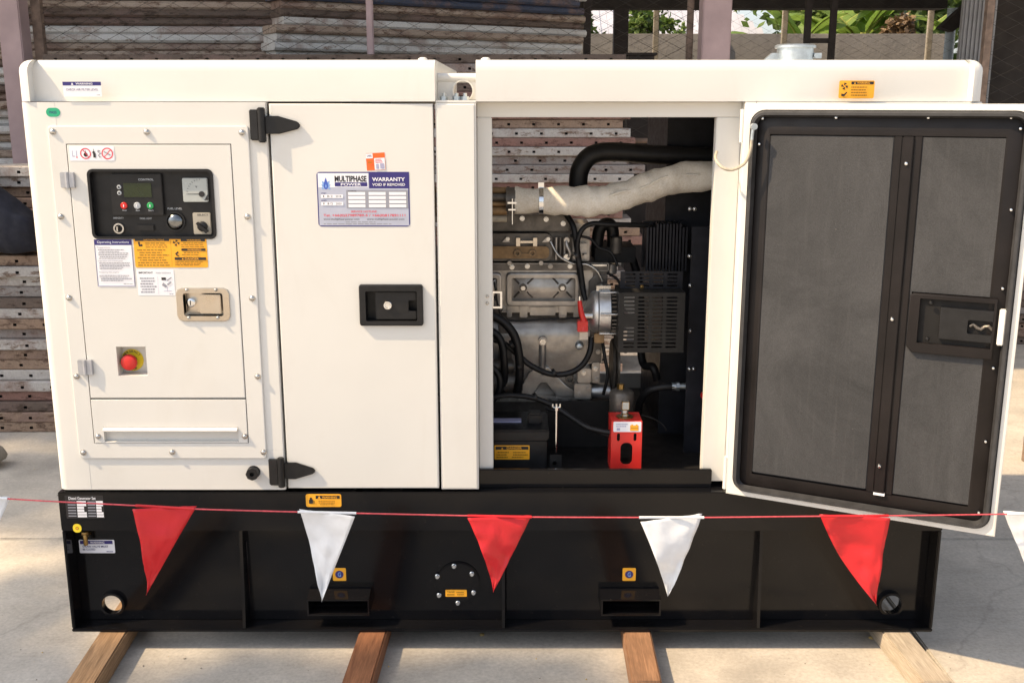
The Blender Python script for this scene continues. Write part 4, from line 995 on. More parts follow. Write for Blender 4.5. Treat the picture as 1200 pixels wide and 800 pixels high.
for px, py in ((1045.5, 374), (1030.5, 546), (1062, 192)): dscrew(px, py, -0.004)
for px, py in ((980, 138), (1088, 138), (1185, 138), (894, 139), (1196, 151), (1185, 246), (1175, 338), (1164, 431), (1155, 517), (1147, 600), (890, 169), (861, 558)):
    dscrew(px, py, 0.006, 0.0045)
for px, py in ((1091, 355), (1086.5, 397)): dscrew(px, py, -0.006, 0.0055, 'black_plastic')
# hinge pins on the door edge, stay cable
for py0, py1 in ((128, 167), (535, 572)):
    z1 = on(860, py0)[1]; z0 = on(860, py1)[1]; mb = MB(DM); mb.cyl((-0.004, 0.006, z0), (-0.004, 0.006, z1), 0.006, 'cream_paint', 14); mb.build('hinge', odoor)
P = pth([(840, 178, 0.02), (838.5, 186, -0.005), (846, 196, -0.03), (858, 199, -0.035), (872, 192, -0.04), (879, 178, -0.045), (881, 164, -0.045)], 6)
mb = MB(); mb.tube(P, 0.0038, 'cable_beige', 8)
mb.tube(pth([(881, 164, -0.045), (881.5, 158, -0.045), (882.5, 152, -0.045)], 3), 0.0045, 'galvanised', 10)
x, z = on(883.5, 148.5, -0.045); mb.cyl((x, -0.052, z), (x, -0.035, z), 0.0075, 'galvanised', 14)
mb.build('stay_cable', gen, bevel=0)

# ---- engine bay ---------------------------------------------------
def part(name, mb, parent, **k): return mb.build(name, parent, **k)
YE = 0.42
mb = MB()
z = lambda py, Y=YE: on(600, py, Y)[1]
x = lambda px, Y=YE: on(px, 350, Y)[0]
ex0, ex1 = -0.39, x(692)
# crankcase with rounded shoulder
prof = [(0.80, z(360)), (YE + 0.05, z(360)), (YE + 0.03, z(371)), (YE + 0.010, z(375)), (YE - 0.006, z(382)), (YE - 0.012, z(394)), (YE - 0.006, z(420)), (YE + 0.004, z(446)), (YE + 0.01, z(470)), (0.80, z(470))]
mb.prism(prof, 'x', ex0, ex1, 'cast_iron')
eng = mb.build('engine_block', gen, bevel=0.004, ang=60)
mb = MB()
mb.box(ex0, ex1 + 0.01, YE - 0.004, 0.78, z(366), z(318), 'cast_iron')
mb.box(ex0, ex1 + 0.05, YE - 0.016, 0.78, z(316.5), z(307.5), 'cast_dark')
mb.box(ex0, ex1, YE - 0.012, 0.77, z(318.5), z(316), 'cast_iron')
for px in (609, 655): mb.prism(rr(x(px), x(px + 9), z(371), z(356.5), 0.003, 2), 'y', YE - 0.016, YE, 'cast_iron')
for px in (594, 672): mb.prism(rr(x(px), x(px + 6), z(371), z(356.5), 0.003, 2), 'y', YE - 0.012, YE, 'cast_iron')
mb.prism(rr(x(621), x(651), z(369), z(359), 0.002, 2), 'y', YE - 0.010, YE, 'cast_iron')
part('cylinder_block', mb, eng, bevel=0.0025)
for a, b_ in ((593, 678.5), (500, 588)):
    q = (x(a), x(b_), z(357), z(318.5)); mb = MB()
    i_ = (x(a + 6.5), x(b_ - 5), z(351), z(324)); ii = (x(a + 17), x(b_ - 17), z(342), z(333))
    mb.prism(rr(*q, 0.014, 4), 'y', YE - 0.026, YE - 0.0045, 'cast_iron', [rr(*i_, 0.005, 3)], ch=0.004)
    V = R4(i_, YE - 0.008) + R4((ii[0], ii[1], ii[2], ii[3]), YE - 0.020)
    mb.add(V, [(0, 1, 5, 4), (1, 2, 6, 5), (2, 3, 7, 6), (3, 0, 4, 7), (4, 5, 6, 7)], 'cast_iron')
    part('side_cover', mb, eng)
    for px, s in ((a + 20, 1), (b_ - 19.5, -1)):
        xx, zz = on(px, 337, YE - 0.02); mb = MB()
        mb.cyl((xx, YE - 0.018, zz), (xx, YE - 0.024, zz), 0.0115, 'cast_dark', 18); mb.prism(circ(xx, zz, 0.007, 6), 'y', YE - 0.024, YE - 0.033, 'steel')
        for dx, dz in ((0.03, 0.028), (-0.028, 0.028), (0.028, -0.03), (-0.026, -0.03)):
            mb.tube([(xx + dx * .4, YE - 0.020, zz + dz * .4), (xx + dx, YE - 0.012, zz + dz)], 0.0028, 'cast_dark', 6)
        part('cover_bolt', mb, eng)
mb = MB(); xx, zz = on(636, 399, YE - 0.02)
mb.cyl((xx, YE + 0.0, zz), (xx, YE - 0.030, zz), 0.013, 'cast_iron', 20); mb.prism(circ(xx, zz, 0.0095, 6), 'y', YE - 0.030, YE - 0.037, 'steel')
mb.tube([(xx, YE - 0.012, zz - 0.01), (xx, YE - 0.012, z(432)), (xx, YE - 0.004, z(440))], 0.011, 'cast_iron', 12)
for s in (-1, 1): mb.tube([(xx, YE - 0.008, z(436)), (xx + s * 0.03, YE - 0.006, z(449)), (xx + s * 0.055, YE - 0.004, z(458)), (xx + s * 0.065, YE, z(466))], [0.011, 0.010, 0.010, 0.009], 'cast_iron', 10)
xx, zz = on(668, 445, YE - 0.02); mb.prism(circ(xx, zz, 0.013, 20), 'y', YE, YE - 0.018, 'cast_dark', [circ(xx, zz, 0.008, 20)])
part('crankcase_boss', mb, eng)
mb = MB(); mb.box(ex0, ex1, YE - 0.02, 0.75, z(468.5), z(462), 'cast_iron'); mb.box(ex0, ex1 - 0.03, YE + 0.01, 0.72, ZB1 + 0.03, z(469), 'cast_dark')
for k in range(9):
    xx = x(585 + k * 12); mb.prism(circ(xx, z(465), 0.006, 6), 'y', YE - 0.02, YE - 0.026, 'steel')
part('sump', mb, eng, bevel=0.002)
# front end: timing case and pulley
mb = MB()
fbox(mb, 677, 432, 693, 449, YE - 0.045, YE + 0.1, 'cast_iron'); fbox(mb, 673, 450, 693, 468, YE - 0.05, YE + 0.1, 'cast_iron'); fbox(mb, 693.5, 425, 703, 449, YE - 0.03, YE + 0.2, 'cast_iron')
fbox(mb, 688, 395, 706, 426, YE - 0.02, YE + 0.2, 'cast_dark'); part('timing_case', mb, eng, bevel=0.003); mb = MB(); fbox(mb, 695, 310, 712, 340, YE - 0.01, YE + 0.2, 'cast_dark')
part('alternator_bracket', mb, eng, bevel=0.003)
mb = MB(); xx, zz = on(697, 459, YE); mb.cyl((xx - 0.01, YE + 0.01, zz), (xx + 0.045, YE + 0.01, zz), 0.024, 'aluminium', 20)
part('timing_hub', mb, eng, bevel=0.003)
xx, zz = on(718, 430, YE); mb = MB()
mb.lathe([(0, 0.075), (0.006, 0.08), (0.010, 0.07), (0.014, 0.08), (0.020, 0.08)], (xx - 0.002, YE + 0.03, zz), (1, 0, 0), 'cast_dark', 40); part('crank_pulley', mb, eng)
# head and manifold
mb = MB()
fbox(mb, 540, 252, 667, 271, YE + 0.0, YE + 0.20, 'cast_dark'); fbox(mb, 540, 271.5, 690, 308, YE + 0.025, YE + 0.25, 'cast_dark')
part('cylinder_head', mb, eng, bevel=0.004)
mb = MB()
q = (x(540), x(646.5), z(305), z(273)); q2 = (x(546), x(643), z(301.5), z(287))
mb.prism(rr(q[0], q[1], q[2], q[3], 0.02, 5), 'y', YE - 0.014, YE + 0.03, 'cast_dark')
mb.prism(rr(*q2, 0.014, 5), 'y', YE - 0.028, YE - 0.0135, 'manifold_tan')
mb.box(x(606), x(627), YE - 0.030, YE - 0.013, z(283.5), z(280.5), 'stainless')
for px in (604.5, 624): mb.prism(rr(x(px), x(px + 5), z(287), z(277), 0.002, 2), 'y', YE - 0.032, YE - 0.013, 'stainless')
for px in (606.5, 624):
    xx, zz = on(px, 296.5, YE - 0.03); mb.prism(circ(xx, zz, 0.0105, 20), 'y', YE - 0.028, YE - 0.038, 'manifold_tan', [circ(xx, zz, 0.005, 20)])
mb.box(x(608), x(623), YE - 0.034, YE - 0.0275, z(298), z(295), 'manifold_tan')
for px, py in ((595, 279), (642, 279)):
    xx, zz = on(px, py, YE); mb.prism(circ(xx, zz, 0.007, 6), 'y', YE - 0.014, YE - 0.024, 'steel')
for px in (588, 634): mb.prism([(x(px), z(283)), (x(px + 10), z(283)), (x(px + 6), z(276))], 'y', YE - 0.02, YE - 0.0135, 'cast_iron')
part('intake_manifold', mb, eng, bevel=0.003)
for k, px in enumerate((651, 656, 661)):
    mb = MB(); mb.cyl((x(px), YE - 0.004, z(304)), (x(px), YE - 0.004, z(278)), 0.005, 'cast_iron' if k != 1 else 'cast_dark', 10); part('push_rod_tube', mb, eng)
mb = MB(); mb.tube(pth([(663, 304, YE - .02), (668, 297, YE - .03), (664, 287, YE - .03), (664, 278, YE - .02)]), 0.0055, 'cast_iron', 10); part('injector_pipe', mb, eng)
for px, py, r_, m_ in ((664, 301, .009, 'steel'), (664, 281, .008, 'cast_iron')):
    xx, zz = on(px, py, YE - 0.02); mb = MB(); mb.cyl((xx, YE - 0.03, zz), (xx, YE, zz), r_, m_, 14); part('pipe_nut', mb, eng)
mb = MB(); fbox(mb, 671, 262, 691, 306, YE + 0.01, YE + 0.12, 'cast_iron'); part('head_cover', mb, eng, bevel=0.002)
mb = MB(); fbox(mb, 679, 285, 688, 297, YE - 0.01, YE + 0.0095, 'cast_iron'); part('sensor_block', mb, eng, bevel=0.002)
for px, py in ((597, 308), (634, 308), (674, 301), (686, 300)):
    xx, zz = on(px, py, YE - 0.02); mb = MB(); mb.prism(circ(xx, zz, 0.007, 6), 'y', YE + 0.0105, YE - 0.026, 'cast_iron'); part('head_bolt', mb, eng)
def hexbolt(px, py, Y, r=.006, h=.007, m_='steel', par=None):
    xx, zz = on(px, py, Y); mb = MB(); mb.cyl((xx, Y + .001, zz), (xx, Y - .0012, zz), r * 1.35, m_, 12); mb.prism(circ(xx, zz, r, 6, px), 'y', Y - .0012, Y - h, m_); return part('bolt', mb, par or eng)
for px, py, Y in ((600, 313, YE - .016), (618, 312, YE - .016), (645, 312, YE - .016), (668, 312, YE - .016), (589, 361, YE - .005), (684, 363, YE - .005), (586, 257, YE), (612, 256, YE), (640, 257, YE), (660, 262, YE), (684, 437, YE - .045), (679, 462, YE - .05), (689, 455, YE - .05), (698, 432, YE - .03), (699, 444, YE - .03), (692, 403, YE - .02), (701, 412, YE - .02), (675, 267, YE + .01), (687, 268, YE + .01)):
    hexbolt(px, py, Y, .0055, .007, 'cast_iron' if px % 2 else 'steel')
def casting(name, pts, Y0, Y1, m_, c_=.003):
    mb = MB(); mb.prism([on(*p, Y0) for p in pts], 'y', Y0, Y1, m_, ch=c_); return part(name, mb, eng)
casting('mount_foot', [(597, 468), (597, 460), (606, 456), (613, 449), (620, 437), (628, 430), (643, 430), (652, 440), (664, 452), (674, 458), (674, 468), (655, 468), (640, 449), (634, 449), (622, 466)], YE - .018, YE + .01, 'cast_iron')
casting('lift_lug', [(690, 356), (690, 330), (698, 322), (712, 322), (712, 330), (702, 336), (702, 356)], YE - .012, YE + .02, 'cast_dark')
casting('side_rib', [(584, 428), (584, 374), (592, 374), (600, 388), (600, 428)], YE - .010, YE + .01, 'cast_dark')
casting('oil_filter_base', [(577, 466), (577, 438), (596, 432), (612, 436), (612, 466)], YE - .03, YE + .01, 'cast_dark')
for py in (444, 450, 456): hexbolt(592 + (py - 444) * 1.2, py, YE - .03, .005, .008)
xx, zz = on(679, 405, YE - .02); mb = MB(); mb.lathe([(0, .012), (.02, .012), (.024, .009), (.036, .009), (.038, .004)], (xx, YE + .002, zz), (0, -1, 0), 'galvanised', 18); part('pressure_sender', mb, eng)
xx, zz = on(588, 340, YE - .02); mb = MB(); mb.lathe([(0, .015), (.012, .015), (.016, .010), (.026, .010)], (xx - .012, YE - .002, zz - .055), (0, -1, 0), 'cast_dark', 18); part('oil_filler', mb, eng)
for pts, r_, m_ in (([(645, 283, YE - .03), (655, 300, YE - .035), (672, 309, YE - .03), (688, 310, YE - .03), (700, 318, YE - .03), (706, 330, YE - .03)], .0035, 'steel'), ([(668, 276, YE - .03), (690, 279, YE - .03), (702, 290, YE - .03), (716, 296, YE - .03), (724, 312, YE - .04)], .004, 'hose_rubber'), ([(579, 330, YE - .05), (584, 360, YE - .05), (590, 372, YE - .045), (605, 376, YE - .04), (640, 374, YE - .035), (684, 372, YE - .03)], .0028, 'hose_rubber'), ([(706, 400, YE - .05), (709, 420, YE - .06), (712, 440, YE - .06), (707, 462, YE - .05)], .005, 'hose_rubber'), ([(712, 320, .36), (722, 326, .33), (727, 335, .31), (726, 352, .30)], .004, 'hose_rubber')):
    mb = MB(); mb.tube(pth(pts, 6), r_, m_, 8); part('pipe', mb, eng, ang=70)
for px, py, Y in ((600, 404, .29), (650, 437.5, .31), (609, 430, .295), (676, 300, .365), (628, 466, .235)):
    xx, zz = on(px, py, Y); mb = MB(); mb.lathe([(-.004, .011), (-.004, .0128), (.004, .0128), (.004, .011)], (xx, Y + .008, zz), (1, .0, .6), 'black_plastic', 14); part('cable_tie', mb, eng)
# thermostat housing and short hose behind
mb = MB(); mb.tube(pth([(700, 300, .5), (700, 285, .5), (703, 268, .5), (712, 262, .5), (718, 270, .5), (718, 300, .5)]), 0.018, 'hose_rubber', 14); part('coolant_hose', mb, eng)
mb = MB()
fbox(mb, 697, 290, 745, 308, .46, .6, 'black_matte'); xx, zz = on(722, 285, .47); mb.cyl((xx, .47, zz - 0.03), (xx, .47, zz + 0.02), 0.018, 'cast_dark', 16)
fbox(mb, 690, 309, 712, 313, YE - 0.02, YE + 0.1, 'steel'); xx, zz = on(716, 312, .45); mb.cyl((xx, .44, zz - 0.02), (xx, .44, zz + 0.01), 0.016, 'cast_iron', 14)
part('thermostat_housing', mb, eng, bevel=0.002)
# exhaust stack on the left and heat wrapped pipe
mb = MB()
for py, r_, m_ in ((223, .009, 'manifold_tan'), (231, .012, 'cast_dark'), (239, .007, 'manifold_tan'), (247, .012, 'manifold_tan'), (256.5, .009, 'cable_beige')):
    xx, zz = on(594, py, 0.33); mb.cyl((-0.36, 0.33, zz), (xx, 0.33, zz), r_, m_, 16)
xx, zz = on(598, 234, 0.33); mb.cyl((xx - 0.012, 0.33, zz), (xx + 0.014, 0.33, zz), 0.034, 'cast_dark', 24)
for px in (600,):
    xx, zz = on(px, 250, 0.29); mb.cyl((xx, 0.29, zz - 0.030), (xx, 0.29, zz + 0.040), 0.0028, 'chrome', 8); mb.box(xx - 0.012, xx + 0.012, 0.287, 0.293, zz + 0.026, zz + 0.031, 'chrome'); mb.box(xx - 0.010, xx + 0.010, 0.287, 0.293, zz + 0.008, zz + 0.012, 'chrome')
part('exhaust_flange', mb, eng)
wob = lambda i, an: 0.05 * math.sin(an * 2 + i * .55) + 0.035 * math.sin(an * 3 - i * .9) + 0.02 * math.sin(i * 1.7)
P = pth([(603, 235, .33), (634, 235.5, .33), (665, 235, .33), (690, 236, .33), (712, 234, .33), (740, 226, .33), (768, 216, .33), (800, 208.5, .33), (845, 205.5, .33), (890, 205, .33)], 8)
n = len(P)
def prof_r(s):
    k = [(0, .036), (.10, .035), (.13, .036), (.22, .041), (.35, .042), (.5, .039), (.62, .040), (.8, .041), (1, .041)]
    for (a, ra), (b_, rb) in zip(k, k[1:]):
        if a <= s <= b_: return ra + (rb - ra) * (s - a) / (b_ - a)
mb = MB(); mb.tube(P, [prof_r(i / (n - 1)) for i in range(n)], 'heat_wrap', 28, wob)
# stitched seam along the wrap
mb.tube([p + Vector((0, -0.036, 0.012 + .004 * math.sin(i * .4))) for i, p in enumerate(P)][n // 3:], [0.0035 + 0.0012 * (i % 2) for i in range(n - n // 3)], 'heat_wrap', 6)
ewr = part('exhaust_pipe', mb, gen, ang=70)
xx, zz = on(634, 236, .33); mb = MB(); mb.cyl((xx - 0.006, .33, zz), (xx + 0.006, .33, zz), 0.0395, 'chrome', 32); mb.box(xx - 0.008, xx + 0.008, .325, .345, zz + 0.036, zz + 0.052, 'chrome'); part('band_clamp', mb, ewr)
# upper radiator hose
P = pth([(678, 226, .42), (677.5, 214, .42), (680, 198, .42), (690, 184, .42), (706, 178.5, .42), (730, 178.5, .42), (770, 181.5, .42), (840, 184, .42), (880, 185, .42)], 8)
mb = MB(); mb.tube(P, 0.0265, 'hose_rubber', 22); part('radiator_hose', mb, gen, ang=70)
# cables
def cable(name, pts, r, m='hose_rubber'): mb = MB(); mb.tube(pth(pts, 7), r, m, 10); return part(name, mb, gen, ang=70)
cable('cable', [(664, 252, .40), (672, 266, .38), (676, 290, .375), (680, 315, .37), (684, 345, .37)], .0085)
cable('cable', [(686, 352, .36), (681, 330, .37), (677, 300, .37), (677, 282, .37), (683, 268, .37), (695, 262, .37), (715, 263, .37), (760, 264, .40)], .0075)
cable('cable', [(693, 395, .33), (691, 412, .32), (682, 428, .32), (666, 437, .32), (645, 438, .32), (622, 428, .32), (604, 413, .32), (588, 401, .32), (560, 392, .32)], .0085)
cable('cable', [(560, 363, .30), (578, 370, .30), (592, 379, .30), (603, 394, .30), (608, 415, .30), (609, 440, .31), (606, 460, .33)], .0125)
cable('cable', [(560, 384, .31), (578, 389, .31), (588, 402, .31), (591, 425, .31), (591, 445, .33), (589, 462, .35)], .011)
cable('cable', [(570, 425, .28), (583, 437, .28), (586, 452, .28), (580, 466, .28), (566, 478, .28)], .009)
cable('battery_cable', [(575, 466, .24), (597, 463, .24), (625, 466, .24), (650, 476, .23), (670, 489, .21), (690, 501, .18), (717, 507, .16)], .0075)
cable('battery_cable', [(640, 478, .25), (660, 484, .23), (676, 492, .21), (695, 504, .19), (718, 512, .18)], .0055)
cable('fuel_hose', [(748, 484, .35), (750, 470, .33), (760, 458, .31), (775, 453.5, .30), (790, 452.5, .30)], .011)
cable('fuel_hose', [(752, 486, .20), (765, 490, .20), (776, 497, .2), (781, 504, .2)], .002)
cable('fuel_hose', [(740, 300, .5), (750, 340, .5), (752, 420, .45), (765, 430, .40), (770, 445, .4)], .012)
# starter motor
mb = MB(); xa, zz = on(598, 447, .36); mb.cyl((-0.30, .36, zz), (xa + 0.03, .36, zz), 0.034, 'cast_dark', 22); mb.cyl((-0.30, .35, zz + 0.05), (xa + 0.01, .35, zz + 0.05), 0.02, 'cast_dark', 18); mb.cyl((xa + 0.03, .36, zz), (xa + 0.036, .36, zz), 0.03, 'cast_iron', 22); part('starter_motor', mb, eng, bevel=0.003)
# door-frame catch
mb = MB(); q = rect(577, 341, 588.5, 361, .07)
mb.prism([(q[0], q[2]), (q[1], q[2]), (q[1], q[3]), (q[0], q[3])], 'y', .066, .074, 'chrome', [[(q[0] - .0005 + .003, q[2] + .005), (q[1] - .005, q[2] + .005), (q[1] - .005, q[3] - .005), (q[0] + .003, q[3] - .005)]]); part('striker', mb, gen)
# alternator
xa, zz = on(687, 365, .34); ya = .34
mb = MB()
mb.lathe([(0, .010), (.004, .022), (.010, .036), (.016, .050), (.024, .058), (.034, .062), (.036, .062)], (xa - 0.006, ya, zz), (1, 0, 0), 'aluminium', 36)
alt = part('alternator', mb, gen, ang=60)
mb = MB(); mb.lathe([(0, .060), (.002, .064), (.034, .064), (.036, .060)], (xa + 0.031, ya, zz), (1, 0, 0), 'aluminium', 36); part('stator', mb, alt)
mb = MB(); mb.cyl((xa + 0.066, ya, zz), (xa + 0.092, ya, zz), .056, 'black_matte', 36)
for k in range(30):
    a = 2 * math.pi * k / 30
    mb.box(xa + 0.068, xa + 0.088, ya - 0.0605 * math.cos(a) - .002, ya - 0.0605 * math.cos(a) + .002, zz + 0.0605 * math.sin(a) - .0022, zz + 0.0605 * math.sin(a) + .0022, 'cast_dark')
mb.lathe([(0, .060), (.002, .064), (.010, .064), (.012, .050)], (xa + 0.087, ya, zz), (1, 0, 0), 'aluminium', 36); part('end_bell', mb, alt)
for dz in (0.005, -0.058, 0.06):
    mb = MB(); mb.cyl((xa + 0.036, ya - (.0655 if dz == .005 else .03), zz + dz), (xa + 0.104, ya - (.0655 if dz == .005 else .03), zz + dz), .004, 'steel', 10); part('through_bolt', mb, alt)
mb = MB(); mb.box(xa + 0.022, xa + 0.05, ya - .03, ya + .02, zz - .085, zz - .058, 'manifold_tan'); part('mounting_lug', mb, alt, bevel=.002)
mb = MB(); fbox(mb, 699, 335, 716, 341, .33, .36, 'steel'); part('mounting_strap', mb, alt)
mb = MB(); a = [on(679, 352, .28), on(681, 366, .28), on(685, 378, .28), on(684, 387, .28)]
mb.tube([(p[0], .28, p[1]) for p in a], [.006, .008, .009, .013], 'red_plastic', 12)
q = rect(676.5, 376, 689, 388.5, .275); mb.box(q[0], q[1], .27, .30, q[2], q[3], 'red_plastic'); part('terminal_boot', mb, alt, bevel=0.003)
mb = MB(); xx, zz2 = on(679, 352, .28); mb.cyl((xx, .28, zz2 - .002), (xx, .28, zz2 + .012), .004, 'chrome', 10); part('terminal_post', mb, alt); mb = MB(); q = rect(679, 389, 689, 398, .285); mb.box(q[0], q[1], .285, .31, q[2], q[3], 'cast_iron'); part('terminal_block', mb, alt); mb = MB(); xx, zz2 = on(690, 370, .29); mb.cyl((xx - .015, .29, zz2), (xx + .01, .29, zz2), .012, 'steel', 14); part('terminal_post', mb, alt)
# belt guard with slots
mb = MB(); q = rect(725, 343, 802, 413, .23); sl_h = []
for c_ in range(4):
    for r_ in range(14):
        u0 = q[0] + (q[1] - q[0]) * (.075 + c_ * .215); u1 = u0 + (q[1] - q[0]) * .165
        w1 = q[3] - (q[3] - q[2]) * (.065 + r_ * .0635); w0 = w1 - (q[3] - q[2]) * .030
        if not (c_ < 1 and 4 < r_ < 8): sl_h.append(rr(u0, u1, w0, w1, (w1 - w0) * .45, 2))
mb.prism([(q[0], q[2]), (q[1], q[2]), (q[1], q[3]), (q[0], q[3])], 'y', .230, .233, 'guard_grey', sl_h)
mb.box(q[0], q[0] + .003, .2335, .36, q[2], q[3], 'guard_grey'); mb.box(q[0] + .0035, q[1], .2335, .36, q[3] - .003, q[3], 'guard_grey'); mb.box(q[0] + .0035, q[1], .2335, .36, q[2], q[2] + .003, 'guard_grey')
part('belt_guard', mb, gen)
mb = MB(); q = rect(727, 318, 800, 342.5, .30); sl_h = []
for c_ in range(4):
    for r_ in range(5):
        u0 = q[0] + (q[1] - q[0]) * (.08 + c_ * .225); u1 = u0 + (q[1] - q[0]) * .16; w1 = q[3] - (q[3] - q[2]) * (.10 + r_ * .18); w0 = w1 - (q[3] - q[2]) * .085
        sl_h.append([(u0, w0), (u1, w0), (u1, w1), (u0, w1)])
mb.prism([(q[0], q[2]), (q[1], q[2]), (q[1], q[3]), (q[0], q[3])], 'y', .30, .303, 'radiator_black', sl_h); part('fan_guard', mb, gen)
for px, py in ((752, 336), (752, 340)): screw(gen, px, py, .299, .004, 'guard_bolt', 'brass')
# radiator and fan cowl
mb = MB(); q = rect(776, 140, 900, 552, .46)
mb.box(q[0], 1.05, .46, .9, q[2], 1.44, 'radiator_black')
rad = part('radiator', mb, gen)
mb = MB()
for k in range(13):
    xx, _ = on(758 + k * 3.8, 290, .38); z0 = on(770, 317, .38)[1]; z1 = on(770, 262 if 2 < k < 11 else 266, .38)[1]
    mb.box(xx - .0028, xx + .0028, .37, .44, z0, z1, 'radiator_black')
mb.box(on(756, 290, .38)[0], on(806, 290, .38)[0], .4405, .455, on(770, 317, .38)[1], on(770, 262, .38)[1], 'radiator_black'); part('cowl_ribs', mb, rad)
mb = MB(); q = rect(806, 240, 880, 548, .28); mb.box(q[0], q[1] + .2, .28, .2835, q[2], q[3] - .06, 'radiator_black'); shr = part('shroud_plate', mb, rad)
for px, py in ((808.5, 245), (814, 245), (809, 334.5), (809, 387.5), (808, 432), (813, 432), (808, 300)): screw(shr, px, py, .279, .0045, 'shroud_bolt', 'chrome')
# fuel fitting at the right
mb = MB(); xx, zz = on(787, 452.5, .30); mb.cyl((xx, .30, zz), (xx + .012, .30, zz), .011, 'galvanised', 12); mb.prism(circ(.30, zz, .013, 6), 'x', xx + .0125, xx + .022, 'galvanised'); mb.cyl((xx + .0225, .30, zz), (xx + .05, .30, zz), .009, 'galvanised', 12); mb.prism(circ(.30, zz, .012, 6), 'x', xx + .04, xx + .05, 'galvanised'); mb.cyl((xx + .0505, .30, zz), (xx + .09, .30, zz), .016, 'brass', 14); part('hose_fitting', mb, gen)
mb = MB(); xx, zz = on(824, 463, .26); mb.box(xx - .006, xx + .012, .25, .27, zz - .008, zz + .008, 'red_plastic'); part('valve_handle', mb, gen, bevel=.002)
# fuel filter and red bracket with the battery switch
mb = MB(); xx, zz = on(728, 487, .24); z1 = on(728, 455, .24)[1]
mb.lathe([(0, .030), (.006, .034), (z1 - zz - .012, .034), (z1 - zz - .006, .030), (z1 - zz, .018)], (xx, .24, zz), (0, 0, 1), 'cast_dark', 28); flt = part('fuel_filter', mb, gen, ang=60)
mb = MB(); mb.prism(circ(xx - .004, .235, .010, 6), 'z', z1 - .001, z1 + .014, 'brass'); part('filter_plug', mb, flt)
q = rect(716, 493.5, 752, 552, .115); zq0 = ZB1 + .0125; mb = MB()
sl1 = rr(*rect(727, 518.5, 741, 544, .115), .014, 5); sl2 = rr(*rect(723, 507.5, 726.5, 516.5, .115), .0035, 3); sl3 = rr(*rect(742.5, 507.5, 746, 516.5, .115), .0035, 3)
mb.prism([(q[0], zq0), (q[1], zq0), (q[1], q[3]), (q[0], q[3])], 'y', .115, .118, 'red_paint', [sl1, sl2, sl3])
mb.box(q[0], q[1], .1185, .20, q[3] - .003, q[3], 'red_paint'); mb.box(q[0], q[0] + .003, .1185, .20, zq0, q[3] - .0035, 'red_paint'); mb.box(q[1] - .003, q[1], .1185, .20, zq0, q[3] - .0035, 'red_paint')
red = part('switch_bracket', mb, gen, bevel=0)
sticker('battery_sticker', gen, (718.8, 493.8, 751.5, 505.8), [('r', 'lilac_print', .12, .62, .24, .86), ('l', 'lilac_print', .1, .15, .6, .55, 2), ('r', 'amber_print', .60, .35, .90, .88), ('r', 'amber_print', .64, .26, .70, .36), ('r', 'amber_print', .80, .26, .86, .36), ('r', 'black_print', .62, .60, .88, .63)], 'white_print', .115, .003, 'white label with a battery symbol on the red bracket')
mb = MB(); xx = (q[0] + q[1]) / 2 - .002; zt3 = q[3]
mb.cyl((xx, .155, zt3), (xx, .155, zt3 + .003), .024, 'brass', 24); mb.prism(circ(xx, .155, .013, 6), 'z', zt3 + .003, zt3 + .011, 'galvanised'); mb.cyl((xx, .155, zt3 + .011), (xx, .155, zt3 + .022), .009, 'galvanised', 14); mb.box(xx - .009, xx + .011, .146, .164, zt3 + .022, zt3 + .045, 'galvanised'); part('battery_switch', mb, red, bevel=.0015)
# battery
mb = MB(); q = rect(480, 516, 641, 547, .13); mb.box(-.30, q[1], .13, .30, ZB1 + .0125, q[3] + .001, 'black_plastic'); mb.box(-.305, q[1] + .005, .125, .305, q[3] + .0015, q[3] + .030, 'black_plastic')
bat = part('battery', mb, gen, bevel=.004)
zb2 = q[3] + .030
xx0, xx1 = on(560, 487, .21)[0], on(611, 487, .21)[0]; mb = MB(); mb.box(xx0, xx1, .195, .225, zb2 + .0003, zb2 + .004, 'lilac_print'); part('vent_strip', mb, bat)
xx, _ = on(627, 488, .20); mb = MB(); mb.box(xx - .022, xx + .020, .18, .225, zb2 + .0003, zb2 + .03, 'black_plastic'); part('terminal_cover', mb, bat, bevel=.005)
sticker('acid_sticker', gen, (579.5, 521.5, 620.5, 538), [('r', 'black_print', .03, .08, .97, .30), ('t', 'amber_print', 'DANGER', .35, .11, .78, .27, .02), tri('amber_print', .22, .2, .07, .4), ('l', 'umber_print', .06, .4, .45, .92, 3), ('l', 'umber_print', .5, .4, .95, .92, 3)], 'amber_print', .13, .002, 'amber danger label on the battery')
mb = MB(); xx, z1 = on(652, 473, .14); z0 = on(652, 538, .14)[1]; mb.cyl((xx, .14, z0), (xx, .14, z1), .0032, 'chrome', 10)
zz = on(652, 478, .14)[1]; mb.cyl((xx, .14, zz - .006), (xx, .14, zz + .004), .006, 'chrome', 10)
for s in (-1, 1): mb.tube([(xx + s * .004, .14, zz), (xx + s * .010, .14, zz + .004), (xx + s * .010, .14, zz + .012)], .0025, 'chrome', 8)
xx2, zz2 = on(649.5, 541, .12); mb.prism(circ(xx2, zz2, .006, 6), 'y', .12, .112, 'chrome'); mb.box(xx2 - .012, xx2 + .02, .1205, .124, ZB1 + .0125, zz2 + .02, 'black_matte'); part('hold_down_rod', mb, gen)
mb = MB(); q = rect(642, 470, 714, 552, .33); mb.box(q[0], q[1], .33, .335, ZB1 + .0125, q[3], 'black_matte'); part('tray_plate', mb, gen)

